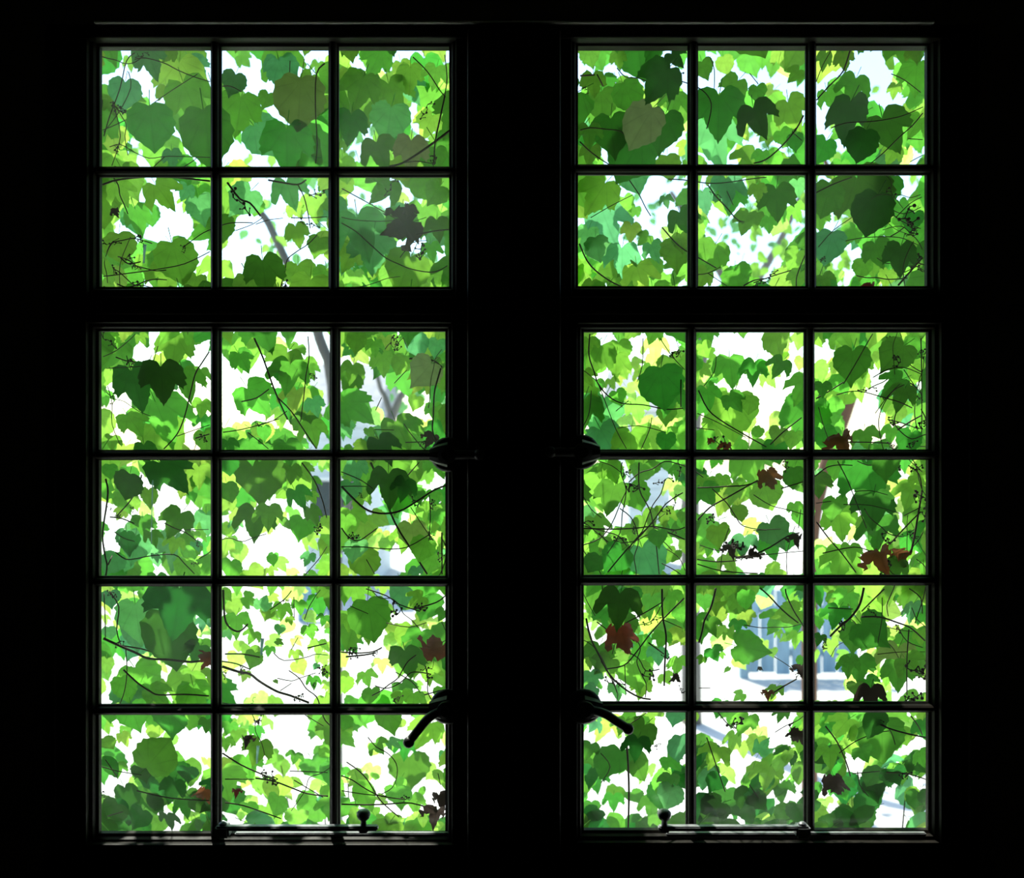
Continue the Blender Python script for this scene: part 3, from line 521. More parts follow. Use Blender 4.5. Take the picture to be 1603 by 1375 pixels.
890 1176 536 57 46 l9;947 906 816 60 -10 y5;-470 936 2404 43 -16 d0;729 1052 1120 94 29 d5;136 323 1728 106 -8 l3;-300 561 1476 65 8 m2;
-838 678 1842 68 35 m0;-486 618 1774 129 -10 m2;195 808 1624 41 0 d3;-931 633 741 86 12 m6;831 561 1710 108 -21 m3;806 666 1203 113 6 l5;
547 787 608 61 56 d8;-949 1042 1957 132 0 m0;608 421 727 74 -26 d9;-520 1013 2179 93 -1 d0;-7 500 1893 80 -14 m0;-847 333 866 89 -8 m6;
120 487 690 69 -35 m8;109 569 713 71 45 d8;589 1065 2227 57 -11 l1;248 1083 2507 114 -31 m1;-126 607 654 122 -6 m7;297 205 1723 104 12 m3;
-976 668 2168 136 18 m0;294 700 1943 39 -48 d1;609 605 2334 95 -26 m1;762 260 1829 77 -3 d1;-744 1083 1413 134 23 l2;98 290 1521 77 1 m3;
732 584 1615 66 11 l3;595 922 1469 54 -20 m3;-165 627 1208 112 -36 m4;736 956 1475 76 -32 l3;-184 775 2267 102 -25 d0;933 636 1380 99 -15 m3;
984 1013 1880 130 16 m1;-141 555 796 55 -4 m7;-401 790 1280 85 -3 d2;-672 712 1220 59 -26 d4;-373 552 1178 65 -9 d4;-910 483 2301 78 6 m0;
150 616 1668 111 -29 m3;-61 542 1629 118 -3 d2;-975 893 2127 124 49 m0;704 881 1901 88 17 l1;907 492 2240 108 -18 l1;-571 830 2417 87 47 d0;
-703 1068 747 57 -22 d4;-841 315 1181 100 -15 m4;421 743 1984 40 5 m1;-706 863 840 88 11 d4;430 895 1034 53 -37 l5;-686 1015 1149 67 -2 m4;
-18 479 2031 124 -63 m0;284 687 1429 59 -18 m3;-561 268 1740 65 -8 l0;-553 794 1481 120 -16 d2;889 635 1191 96 13 l5;-861 351 1530 66 -21 m2;
345 1064 1240 133 -5 d3;247 745 1738 50 -8 m3;969 824 1522 86 33 m3;-702 590 2265 110 0 l0;-883 389 775 74 -30 m6;968 680 760 130 11 m9;
704 922 2400 75 -17 d1;-556 630 1079 38 -27 d4;635 976 2261 66 -6 m1;832 660 2260 38 4 m1;490 612 1792 120 2 m1;45 376 1738 92 29 d3;
95 537 987 76 -23 d5;-883 444 701 92 30 m6;663 854 2130 87 26 d1;241 1082 777 95 -26 l5;-627 874 729 74 11 m7;-30 504 1974 83 44 m0;
824 602 795 57 5 m9;272 636 1757 90 -34 m3;418 969 1915 77 -35 d1;-195 735 2335 83 -1 d0;7 275 908 105 50 m8;140 642 1867 58 2 m1;
-384 590 1768 100 11 m2;-868 576 2160 109 -18 m0;-367 772 1035 51 22 d4;273 1093 918 80 44 l5;-928 731 1297 50 17 m2;613 567 1549 109 2 d3;
100 275 2117 105 -56 m1;873 617 1287 95 40 d3;4 382 1420 74 41 m3;309 537 2345 118 -28 d1;-937 775 1388 71 33 l2;-377 320 1771 89 -11 l0;
-672 1018 2450 44 41 d0;-116 542 1622 78 12 m2;390 576 1109 65 11 d5;825 238 1463 104 4 m3;351 298 2255 76 -26 m1;-255 471 2328 108 17 d0;
345 399 728 115 -23 d8;975 612 1165 118 -6 m5;418 917 1627 108 1 l3;-235 887 1459 124 0 d2;718 741 837 60 -17 d5;-78 633 1257 125 2 m4;
-189 756 1127 71 -27 d4;-85 274 1541 104 35 m2;-310 559 1716 77 19 m2;-140 691 1312 69 0 m2;-270 1058 1344 113 48 m2;124 307 2258 89 -6 l1;
-1011 941 1143 127 20 l4;36 349 2161 85 -23 l1;135 700 1836 99 -10 l1;-74 228 862 83 38 l7;65 458 2076 113 36 l1;458 1009 2468 93 24 d1;
-19 656 2386 123 -49 m0;759 372 2255 98 4 m1;-666 714 975 59 -4 m4;389 591 1659 37 -27 m3;-723 351 2291 99 42 d0;-191 619 2040 57 28 m0;
-994 1098 2221 57 -23 l0;-850 678 1366 58 18 d2;569 716 2116 69 10 m1;940 773 1678 102 -25 m3;20 301 2022 105 -15 m1;43 231 1761 63 -36 m1;
815 316 1062 76 -27 m5;476 314 1753 83 -16 d1;69 387 1924 77 -17 m1;660 719 798 39 14 d5;51 427 2328 76 -3 d1;822 267 1153 101 -37 d5;
825 387 1731 102 24 m3;-266 581 672 78 -16 m7;113 564 1601 116 21 l3;-795 340 1678 105 4 m2;-781 986 1356 55 13 d2;-453 1049 1468 56 -10 d2;
850 425 1891 77 -28 l1;-398 808 2183 41 -32 d0;-87 352 2281 93 -1 d0;543 777 1171 61 18 m5;0 271 1756 108 -26 l1;423 701 1302 82 -47 m3;
-824 309 1482 68 -9 l2;604 566 1445 78 -9 m3;26 697 1346 89 21 d3;-41 554 2146 97 -5 l0;-951 586 1021 120 -36 m4;-851 331 939 103 -14 d4;
-857 688 1809 94 -18 m0;-189 296 1733 97 -3 d2;804 392 734 89 2 l9;-78 419 1369 102 2 m2;166 1023 1051 67 -30 m5;-1050 1092 2074 69 21 m0;
-1022 679 1571 100 32 m2;844 634 1936 96 -15 m1;-34 248 823 101 5 m7;558 551 833 46 -13 m8;107 497 965 98 -10 m5;-633 828 2120 62 -35 l0;
568 1090 1142 69 31 d5;-933 499 2230 74 -4 l0;903 1068 2195 133 0 l1;967 810 1209 103 13 d5;-851 364 1937 114 34 m0;321 774 1437 40 -28 d3;
-832 288 1876 100 -11 l0;878 509 2204 121 -9 m1;391 620 1860 95 -9 m1;-969 947 1394 91 -2 d2;-97 371 1144 69 46 m4;-616 918 795 43 9 d4;
-360 529 1917 92 58 l0;138 585 1997 66 40 m1;-940 626 1243 128 -17 m4;-102 246 2084 84 -21 m0;-958 816 1493 86 -46 m2;863 462 913 73 -19 m5;
-37 265 1556 112 -7 l2;-49 679 1955 107 -8 m0;281 567 1183 109 5 m5;-639 361 1724 85 -36 m2;-705 878 2054 124 -46 m0;-500 1011 518 67 15 d7;
849 300 1321 73 -8 l3;544 635 1980 38 67 d1;509 626 2092 80 -47 m1;25 493 2157 82 -8 d1;-654 690 1156 69 -53 m4;-109 644 1799 121 32 l0;
928 650 2040 99 -27 m1;-226 256 758 95 28 m7;-1000 971 1604 44 1 m2;450 950 1995 43 4 d1;4 602 2147 109 13 m1;-49 426 2221 74 -22 l0;
-895 860 1188 123 58 m4;422 992 1092 129 4 l5;431 608 1458 38 -19 m3;26 470 1593 118 -18 d3;388 935 1450 76 15 d3;-337 780 2108 85 26 m0;
793 332 1779 110 -11 d1;873 584 2368 113 32 m1;-120 535 1842 83 -27 m0;-564 547 1748 92 39 m2;568 986 2336 77 5 d1;-345 652 1089 97 -16 d4;
455 388 2296 114 22 m1;-766 1047 1294 94 50 m2;23 634 1531 72 17 l3;242 322 733 81 21 m8;18 509 1148 109 -34 m5;190 737 1177 117 -12 m5;
67 280 1850 79 16 l1;-1010 953 1994 91 2 m0;1063 1057 1404 113 2 m3;735 823 2405 121 -14 l1;-398 638 2259 112 38 m0;-642 1097 489 115 5 m7;
632 795 1268 51 -2 d3;245 757 1858 118 -5 d1;810 202 1932 93 -17 d1;458 603 1246 66 38 l5;48 338 1086 102 -49 d5;540 900 2250 75 35 l1;
-819 307 2155 105 7 l0;-498 1076 785 57 -7 m4;300 693 886 69 29 m5;-44 310 1065 76 49 d4;282 793 1447 51 -24 m3;-395 760 2344 71 14 l0;
-804 611 1724 66 -20 m2;933 669 1592 97 0 d3;-653 739 2092 60 -8 m0;-632 696 1361 49 -32 l2;-766 1093 1354 96 46 m2;160 776 1395 119 34 d3;
748 494 1750 114 -21 l3;-646 1009 1157 67 36 l4;841 299 1911 63 19 d1;-459 1050 1884 132 11 d0;-138 574 2095 109 40 m0;-790 295 2204 90 -2 l0;
-710 788 1185 102 45 l4;857 311 1764 77 29 l1;-622 595 652 116 16 m7;579 686 1478 59 14 d3;71 215 1443 74 -40 d3;-298 747 1875 117 4 d0;
917 602 1466 113 -15 m3;-626 620 2221 111 23 l0;-548 1093 1489 57 -12 m2;-870 1010 2482 130 10 m0;-216 984 2064 92 28 l0;-681 825 905 104 47 d4;
-458 983 2129 44 18 d0;380 631 1488 112 -32 m3;59 369 931 75 16 m5;420 715 1191 99 17 m5;651 340 738 87 15 m9;155 754 1230 70 -37 l5;
148 658 787 113 16 m8;-63 257 1702 103 9 m2;-794 999 2151 66 -32 d0;922 766 2189 61 14 m1;172 343 1766 70 -10 d1;-153 1082 2095 134 29 d0;
352 791 954 41 35 m5;-145 668 1378 58 26 d2;306 651 1872 48 -2 d1;484 320 742 88 -6 m8;-48 621 1845 95 6 m0;-465 491 2312 73 12 m0;
806 210 939 65 -43 l5;-712 696 1437 115 -14 l2;-136 709 2079 116 28 d0;15 671 2354 90 8 d1;851 286 1592 104 4 m3;-413 767 1527 71 8 d2;
851 449 1297 90 9 l3;-130 563 1501 109 6 d2;-51 226 2097 92 -55 d0;-966 684 1584 110 -15 l2;-382 574 804 65 3 d7;188 990 2296 129 -1 d1;
-288 932 2217 108 -5 m0;628 608 2115 66 -11 d1;-198 664 2093 113 31 m0;-910 557 1787 84 20 l0;993 646 1544 97 -20 l3;-186 728 2206 70 -24 l0;
-709 825 1989 86 -65 m0;746 1005 1774 93 39 m3;-400 754 2072 84 -15 l0;965 848 1332 105 -17 l3;-918 606 1510 103 -24 m2;116 466 2025 125 35 m1;
433 906 1249 75 11 l3;27 341 1870 112 42 d1;576 296 1738 89 -63 m1;1034 1016 2313 130 32 m1;593 724 1093 70 -35 m5;-248 809 924 62 22 d4;
-834 252 1630 63 -11 m2;-985 1060 2330 113 7 d0;-192 1056 2500 79 24 l0;128 559 2117 108 -26 d1;879 1050 1144 113 9 m5;-106 365 1010 74 -15 m4;
260 738 1251 117 -20 m3;880 423 1889 119 7 m1;-420 666 1143 58 8 d4;-44 412 1677 110 14 d2;-677 733 730 60 -14 m6;-765 258 781 74 13 d6;
311 632 1798 89 21 d1;-42 434 1421 108 46 m2;-734 1000 1919 92 -14 m0;-407 710 2187 99 0 m0;801 774 1850 61 12 d1;786 336 1885 66 9 m1;
-745 803 870 86 -11 m4;455 1023 1714 78 18 d3;58 557 709 70 -29 l8;-149 830 1680 121 -10 m2;-420 593 2367 97 -17 l0;464 805 1566 72 -12 d3;
-477 364 1717 98 21 d2;594 1036 572 67 -12 d8;-464 1081 2206 95 28 d0;715 679 1603 81 -40 m3;819 1022 2143 78 -47 m1;-928 738 950 50 -13 l4;
-187 785 1335 61 -19 m2;-735 796 1741 61 -42 d2;-398 609 1315 47 46 l2;168 1025 953 131 -7 l5;-434 955 799 127 7 d4;-21 216 971 63 57 m4;
455 675 914 49 -16 d5;155 713 868 59 8 m5;677 759 880 71 -2 m5;209 682 2280 49 32 d1;-54 406 1126 69 -11 d4;924 447 1013 82 -74 m5;
-276 761 1701 118 -30 d2;509 705 1744 39 12 d3;-455 613 1533 38 -49 m2;371 559 1935 65 9 m1;18 497 1324 120 0 m3;-242 634 2083 57 35 l0;
-887 411 1328 70 8 m2;-389 930 841 90 50 m4;665 683 672 59 12 l9;215 585 2380 108 11 m1;19 449 1455 79 -6 d3;31 444 917 84 11 l5;
-923 454 1752 78 -11 l2;645 1011 2154 130 14 m1;579 628 910 38 -17 d5;-470 696 639 82 32 d7;-717 675 599 94 -36 l6;-171 542 1749 74 4 l2;
-781 369 2270 99 18 m0;984 851 1085 73 14 d5;-784 379 1785 68 -6 l0;92 302 1271 100 7 m5;-376 704 1448 69 -33 l2;-704 620 2075 67 20 d0;
-836 584 1686 78 -29 d2;-74 295 2022 85 73 d0;592 567 1978 46 31 m1;408 762 1413 71 -3 d3;991 911 962 89 7 l5;148 574 1564 93 -3 d3;
877 879 864 42 -8 d5;-23 345 1316 96 0 l2;-544 320 1764 91 13 d0;-49 306 955 103 -25 d4;99 654 1856 121 -8 m1;56 455 2277 124 5 m1;
-7 511 1218 86 14 m4;714 982 1389 44 25 d3;-788 346 1452 92 -27 d2;1 500 926 81 -40 l5;471 1039 728 67 43 d5;-394 594 944 56 11 m4;
927 609 1712 134 48 m3;530 702 1449 115 19 d3;-150 775 1044 85 -17 d4;-433 629 1647 38 23 d2;-822 218 1823 106 -42 m0;445 658 1176 97 -1 m5;
812 779 2219 102 -75 d1;689 864 2213 88 20 m1;-20 244 1106 94 34 m4;21 669 971 81 2 d5;46 271 1045 70 29 d5;-926 883 1465 74 -12 l2;
-325 605 632 92 -29 d7;886 368 2084 79 1 d1;-362 577 1214 47 27 l4;-660 821 665 86 21 d7;-292 440 1743 105 -25 d2;785 668 1879 48 8 m1;
616 1052 1388 94 -39 m3;75 540 921 108 29 l5;-672 698 1538 59 -9 d2;387 938 1679 76 19 d3;-3 529 1729 83 -6 m2;880 347 2232 112 23 m1;
-337 510 2356 113 -15 d0;-49 310 1032 70 -9 m4;695 965 544 128 54 m8;86 486 787 71 -30 d8;114 384 1124 81 -35 l5;-974 971 2081 110 -21 l0;
360 966 529 128 -1 d8;839 298 827 72 7 m9;739 403 2305 121 26 m1;859 638 1166 67 -20 l5;-660 768 1254 61 0 l2;72 552 1359 97 -19 d3;
429 965 1753 66 10 m3;-347 596 2267 47 11 l0;-502 936 1453 65 -19 m2;-796 279 1621 69 45 m2;61 239 782 109 -3 m8;34 380 1684 107 -39 m3;
-649 716 1496 83 -12 m2;421 803 2126 62 20 d1;213 430 696 67 18 m8;533 597 1201 37 -18 d5;-787 782 2118 61 15 m0;-587 240 1740 85 0 m0;
-339 604 1468 47 -16 d2;-196 773 1736 119 -29 l2;8 452 1945 92 24 m1;387 910 1054 107 49 d5;-711 941 1981 43 -7 l0;469 794 1532 72 4 m3;
-873 372 2301 106 -31 m0;397 779 2250 61 -15 d1;-855 377 1668 78 -10 l2;-900 501 1362 119 6 l2;686 573 2068 46 -2 d1;974 910 871 75 -12 d5;
-77 254 1121 100 21 d4;-600 1058 825 56 -11 m4;-119 604 1212 104 -7 m4;516 933 1363 90 -17 l3;-361 676 2230 114 -9 d0;815 578 1982 56 13 m1;
-220 778 1585 40 -19 m2;206 573 1436 56 26 m3;-387 610 1009 38 23 l4;161 1051 1969 132 -18 d1;-95 246 892 61 0 d7;-59 538 813 69 -8 l7;
-912 1077 810 95 -11 m4;849 383 1005 118 57 m5;383 761 1178 60 -10 l5;95 529 1680 102 14 d3;-465 272 1771 89 16 m0;-988 888 2075 124 11 m0;
-809 582 639 120 27 m6;163 945 629 65 6 d8;300 990 2065 44 -22 d1;150 740 1458 117 19 m3;-475 836 1600 73 -27 l2;-514 391 2301 97 -17 l0;
-255 739 701 70 4 d7;825 858 1749 88 -11 d3;-398 701 689 69 -9 d7;-459 1022 1438 56 32 l2;-109 622 1931 112 -30 m0;15 361 757 67 8 l8;
775 244 1607 91 10 d3;721 609 2356 81 -39 d1;-664 667 1738 81 -60 d2;955 544 704 92 -10 m9;796 689 1140 69 34 m5;-334 670 1370 58 0 m2;
-1054 1052 1617 68 23 d2;-833 890 2181 106 -7 m0;263 563 2312 109 14 d1;866 421 2032 118 -20 d1;-27 280 1504 79 -30 l2;-470 1036 1167 56 -46 m4;
-318 618 665 111 13 d7;-896 561 1405 127 -11 d2;264 705 1962 49 -9 l1;810 866 1105 42 -7 d5;758 1024 1134 93 17 d5;-790 236 1050 106 -28 m4;
993 889 2152 64 -2 d1;664 661 1647 58 28 l3;-999 691 1826 133 45 l0;89 200 1400 96 16 d3;672 726 714 50 22 d9;-623 748 1709 101 3 m2;
-618 529 2075 46 -1 l0;429 688 1734 59 10 d3;-106 540 837 88 -7 l7;-242 1030 1121 112 -30 m4;579 1093 1054 69 -21 m5;96 457 1336 95 65 d3;
810 300 1278 98 10 d5;-709 1094 1497 69 -2 m2;-233 709 1068 59 -23 m4;390 673 892 39 9 l5;383 715 2147 39 -33 l1;958 534 1689 97 -1 d3;
-701 1084 2502 68 5 d0;639 581 1810 105 -4 d1;23 276 1632 75 -23 m3;-334 834 2420 104 7 d0;-926 1086 2079 57 -3 d0;-955 839 2393 87 -35 d0;
999 907 2059 107 -9 d1;-158 790 1434 41 -77 d2;-150 891 1757 124 -39 d2;-442 649 2127 113 34 d0;893 376 861 75 13 m9;-983 1097 2473 46 3 m0;
53 559 1991 86 -13 l1;-462 612 825 38 -19 d4;641 932 2280 126 -38 m1;-598 841 2044 41 -13 d0;671 915 1862 126 0 l1;-392 756 620 70 -15 l7;
-360 636 2083 57 6 l0;-183 1018 1628 93 -15 d2;715 680 615 85 12 m9;-734 375 1736 83 -10 l2;542 958 826 65 -5 d5;-469 676 1696 39 -22 d2;
-1056 1060 687 132 6 d4;-633 684 751 98 12 m7;-1010 942 977 76 -2 d4;-437 663 1193 48 27 m4;-226 1078 799 68 4 m4;-261 668 925 81 -3 m4;
-999 953 2200 127 32 d0;955 625 1571 98 -5 m3;894 769 1464 71 8 d3;-781 298 1818 108 -9 m0;790 212 1359 109 10 m3;749 206 948 61 -34 m5;
-154 919 2339 126 -6 l0;-722 651 2206 80 7 d0;-993 911 1671 89 -2 d2;431 884 2103 42 -24 l1;644 703 1332 59 8 d3;58 693 1509 120 -65 m3;
-480 906 1395 43 16 d2;64 315 1142 73 -22 d5;71 615 1205 130 6 m5;-769 874 2060 42 -20 m0;766 1063 2194 68 23 m1;-260 954 746 54 -7 d4;
247 762 1189 118 -24 d5;721 860 1081 52 10 m5;-153 733 895 60 -14 m4;-99 620 1152 77 23 m4;826 811 1976 86 -17 m1;-212 837 586 122 12 l7;
84 377 1187 71 -3 d5;986 891 724 64 -21 d9;-408 776 703 61 51 m7;-678 996 1383 111 -29 l2;-437 705 2017 69 6 l0;-795 405 1730 75 6 m2;
-728 215 772 76 10 l6;-28 690 2271 83 15 m0;-461 709 1555 82 14 d2;-476 807 1673 51 9 d2;355 1044 1479 132 -19 m3;647 637 1907 96 -18 d1;
-598 569 868 37 0 m4;-838 666 2065 81 23 d0;-168 760 1449 71 20 m2;-1012 967 809 44 14 m4;885 595 1072 94 14 m5;-917 719 2273 49 0 d0;
494 628 634 75 -26 m8;449 912 2040 53 52 l1;-913 792 1900 120 -12 m0;-140 737 1271 60 26 m2;-662 529 2362 128 32 d0;-458 410 706 113 28 d7;
471 612 1494 66 -69 m3;-1021 682 1621 119 26 m2;459 1078 2106 80 -11 d1;63 646 1658 135 -1 m3;759 1021 768 131 25 d5;-398 956 1718 43 -53 d2;
-539 752 1173 50 -14 d4;377 695 1313 82 32 d3;281 967 2082 44 25 m1;-920 712 1534 83 -1 l2;-258 893 1644 89 19 d2;-269 652 1450 113 21 m2;
326 1033 2345 112 -12 l1;-1006 678 1391 125 37 m2;-500 774 1401 85 -47 m2;590 811 608 120 4 l8;-739 564 1200 56 0 d4;1115 1229 2322 100 58 b1;
251 649 2120 80 22 m1;-444 1264 2433 89 4 d0;-839 996 1062 70 -19 b4;358 981 1154 81 -49 b5;810 823 2135 100 4 d1;394 1186 1014 99 35 d5;
-143 699 1503 82 -34 b2;211 870 1995 67 -23 d1;951 914 1874 89 15 b1;314 1044 2236 109 13 m1;-337 818 1868 65 14 d0;598 891 2437 89 -1 m1;
1026 1296 1211 103 34 m3;-216 971 1898 69 5 m0;1013 1136 1597 113 19 b3;-753 760 1655 74 5 d2;1059 1051 803 71 10 m5;-974 1006 1419 93 -45 d2;
-742 826 2230 66 7 m0;-896 1232 2484 76 14 b0;-1016 980 988 92 24 d4;823 1157 1524 114 34 m3;-314 1093 1310 73 38 b2;-729 838 1154 76 37 m4;
-288 982 1413 81 16 m2;831 697 2113 82 0 b1;824 979 2133 70 -57 m1;-450 1026 585 82 15 b7;-431 1082 2050 72 -2 d0;-1020 1027 561 71 0 D6;
257 742 2377 63 -39 b1;-1026 1001 1478 70 25 m2;233 1083 1932 72 -14 m1;-932 1193 1589 115 -41 d2;512 761 1135 74 36 d5;-174 1152 2451 74 18 d0;
-224 1079 1710 84 31 d2;-827 857 1054 66 -39 m4;882 623 1330 92 -10 d3;-407 1237 1940 88 24 b0;-789 812 997 65 23 m4;181 1179 1791 99 -8 m3;
734 1074 1542 84 -4 m3;-1030 1141 973 86 16 d4;-652 728 1085 63 -12 m4;642 1222 2515 76 20 m1;-651 1275 541 90 -8 d7;163 886 1140 67 -35 d5;
-567 1048 1465 83 0 d2;-834 645 1219 71 6 d4;703 1205 2520 87 -7 d1;774 910 728 79 1 d9;847 819 800 86 -15 m5;-771 769 2298 64 1 m0;
-258 1168 1250 98 24 d2;-859 626 1223 80 11 d4;-771 830 2388 66 -22 b0;758 729 2211 96 -48 m1;805 741 1060 73 -22 m5;772 846 1162 87 29 m5;
1128 1251 1911 77 -60 b1;415 655 815 61 -3 D5;-471 1071 700 72 35 d4;-195 660 1039 71 -29 d4;-181 1248 2293 101 -36 m0;-883 1138 1737 97 1 m2;
-252 1220 904 76 20 m4;-1003 1052 1694 71 16 b2;-476 1069 1123 72 7 d4;385 1070 505 72 -28 D8;1024 1002 1967 93 52 m1;1077 1179 1569 75 4 m3;
-180 1015 1188 82 12 b4;156 670 912 81 -8 b5;352 1222 1915 88 -32 m1;864 872 2026 88 31 d1;693 931 1913 79 -36 d1;-1049 1216 2132 76 24 m0;
-177 1252 2158 101 0 m0;226 1041 1079 83 5 d5;441 1080 2005 72 -17 b1;245 608 1873 60 -41 d1;-623 944 2265 80 9 m0;695 1137 478 74 14 D8;
-409 718 1839 83 35 d0;-488 668 1583 81 5 d2;372 606 1651 69 42 m3;246 1086 1078 84 -39 b5;376 855 2304 66 6 m1;-300 782 1972 64 19 d0;
-653 922 1352 68 22 d2;-612 815 1429 86 -10 b2;284 761 1216 64 14 d5;449 880 2220 78 27 m1;935 872 2367 67 0 m1;-581 1026 2259 71 9 d0;
-855 1206 1410 76 2 m2;-718 658 1165 94 -23 b4;-819 1247 1421 77 20 m2;-379 618 881 79 -19 d4;-405 724 2021 73 -37 b0;947 1071 1747 110 -29 m3;
156 815 1263 76 -24 m3;-734 947 1499 91 -30 b2;161 649 1605 61 42 d3;194 861 581 77 0 D8;-800 1224 1208 76 -38 d2;-320 669 2275 71 -8 d0;
-431 880 2343 78 25 m0;755 1003 1876 70 23 m1;735 1185 2546 75 -6 m1;358 1236 910 88 17 d5;-325 814 2013 65 67 b0;859 1234 1134 76 17 d5;
762 623 1431 79 21 b3;-783 715 1880 83 -14 d0;835 925 1054 68 20 m5;604 794 2024 65 -18 m1;-405 943 1909 90 44 m0;-223 1160 1930 86 40 m0;
-779 729 1633 63 -10 b2;701 949 1069 69 1 d5;898 902 2187 78 20 m1;193 1288 1288 90 6 b3;-673 694 1404 72 15 d2;552 1000 1370 81 6 d3;
835 1010 2372 82 -9 d1;-446 1163 1286 86 29 m2;-898 1254 932 89 -14 b4;-509 748 1478 64 -33 d2;961 849 987 66 -5 d5;204 850 2223 87 -9 b1;
-767 619 1138 70 -27 d4;-147 876 1322 102 38 d2;-850 860 1435 88 46 m2;-448 1279 1794 102 -5 m2;-1003 1105 508 73 -72 m6;-813 637 1058 70 -24 b4;
512 789 1166 65 9 b5;468 962 1611 80 11 m3;241 1212 2040 100 59 d1;665 831 1077 66 -20 d5;214 785 1476 99 18 m3;909 1181 1716 75 -31 d3;
-688 612 1273 60 -46 m2;-759 656 793 94 5 d6;1010 1207 702 88 -43 m5;-299 645 924 71 -26 m4;786 1027 1513 82 -36 d3;873 1286 726 90 6 d5;
-735 816 906 86 10 b4;-285 1296 1953 90 -37 d0;171 682 1423 72 -15 d3;290 1215 979 116 -13 d5;584 944 2310 80 -5 m1;794 1036 1620 94 11 b3;
762 1185 2503 75 10 m1;-700 649 2326 80 -1 m0;-447 867 2276 88 -48 m0;888 621 1240 60 -15 m5;312 941 2423 69 53 m1;-921 963 1545 69 -17 d2;
-865 1086 1222 111 -10 b2;-587 1291 2448 102 -29 b0;-729 965 2134 106 -28 m0;936 1261 1087 77 24 m5;1015 1109 1676 73 41 d3;358 679 1571 62 -43 d3;
389 1134 2294 74 5 b1;-315 731 1472 73 -20 b2;921 1086 2144 95 7 m1;682 762 1744 64 -23 m3;-731 678 1117 72 -4 b4;423 958 1142 69 -28 d5;
-367 763 1637 64 -23 d2;964 874 1913 67 50 m1;-946 1046 1269 71 23 b2;468 618 2018 70 -7 d1;146 604 2076 69 32 d1;637 1157 575 74 31 d8;
186 1014 2243 71 17 m1;250 622 1166 60 7 b5;-972 1260 1460 77 -3 d2;197 830 2401 76 17 d1;991 1286 1394 119 40 m3;440 975 1576 69 -37 m3;
-236 1295 2270 78 19 d0;983 935 1749 90 -19 b3;-266 1099 1106 96 32 d4;-385 1275 2447 102 -32 d0;-383 796 1928 85 22 b0;665 1200 2412 75 2 m1;
959 886 1114 78 -10 m5;-558 692 642 95 55 b7;-474 1050 2296 71 0 b0;545 1112 1480 73 -10 m3;872 712 1908 63 -2 b1;941 973 2256 92 -28 d1;
-334 749 1422 97 13 d2;498 1089 1377 72 -38 m3;220 913 2083 79 16 m1;209 679 2216 95 30 m1;-467 1256 1544 77 6 d2;922 838 1903 66 -30 m1;
610 923 1149 68 19 b5;-824 641 2213 80 13 d0;-817 957 1959 80 34 d0;-327 1080 1496 95 -11 b2;-888 1111 1468 85 16 b2;-198 694 1993 82 -3 d0;
-678 835 1997 66 3 d0;732 638 2188 61 -21 m1;151 888 1938 67 -6 m1;-956 1086 2346 84 -5 m0;195 827 1942 76 -22 d1;519 1009 2154 70 7 m1;
459 952 1232 69 -23 m3;145 620 678 60 17 m8;-951 1290 1559 119 12 m2;-243 1223 1411 76 -47 m2;-805 747 1603 64 -4 m2;958 1025 1133 93 -1 d5;
-920 1169 2258 86 -17 b0;-231 704 2278 72 38 b0;347 1260 2425 101 -33 m1;493 869 2220 102 9 m1;-156 778 988 98 5 m4;-150 640 1850 61 -28 d0;
-354 1180 1405 75 -45 m2;-392 1103 1029 73 -15 b4;-200 717 1494 83 6 d2;470 969 1157 69 -4 m5;-1063 1080 1667 84 5 m2;-962 1217 1215 100 8 b2;
-1002 916 2193 90 10 d0;891 1092 792 111 -7 d5;677 817 1580 86 18 m3;-195 979 1311 81 10 m2;1119 1223 2103 100 5 b1;-569 1174 1667 75 -47 m2;
170 747 789 64 2 D5;523 1288 2416 90 29 d1;-820 709 1071 96 28 b4;-256 714 1706 63 -19 m2;-258 1121 1668 85 -42 b2;504 843 2075 87 6 m1;
-336 917 2434 68 13 d0;326 919 1495 90 4 m3;629 948 2134 80 -19 d1;889 637 1188 61 12 d5;-670 683 1323 62 2 b2;758 774 1744 74 -23 m3;
-281 1037 1362 94 -19 d2;295 964 2168 91 -37 d1;-1089 1219 1953 88 -34 m0;238 1273 1972 90 -50 d1;-177 904 2018 89 -21 d0;-791 1220 797 76 -11 b4;
213 958 534 91 -10 D8;-351 618 1892 70 -14 b0;-258 995 1464 70 1 d2;406 725 1474 83 18 m3;-966 1109 817 112 -14 d4;414 1282 1921 90 -17 m1;
200 991 2081 81 2 b1;820 847 1979 66 -37 b1;-672 679 2172 62 9 d0;-345 626 1330 70 6 m2;169 825 896 66 -5 m5;-286 1080 2064 84 -51 b0;
-165 967 549 69 -14 d7;1044 1181 938 115 -16 m5;-456 649 2129 93 -13 m0;936 809 2298 65 -14 m1;-807 611 952 70 21 d4;-872 751 1659 64 -3 m2;
412 1126 2353 85 1 m1;224 1175 1474 75 -19 d3;-204 928 2339 68 13 b0;962 1081 1766 72 -36 d3;278 1244 2369 89 24 b1;216 753 1413 84 -1 m3;
-179 1278 1174 77 -3 d4;-190 1181 2370 75 0 m0;-843 1105 1903 73 9 b0;-693 710 2041 63 7 m0;-737 786 1392 65 11 d2;-947 1243 575 89 -8 D6;
853 1271 2569 89 -4 d1;175 928 918 79 -1 m5;-348 793 1980 75 -24 b0;-580 1151 462 74 3 m7;-946 1251 1420 77 15 d2;800 857 1446 66 10 d3;
-889 887 1172 67 37 b4;885 898 1929 103 -14 d1;719 713 880 63 6 d5;184 1256 1188 77 0 b5;1050 1174 2312 75 14 d1;265 905 1243 68 2 d3;
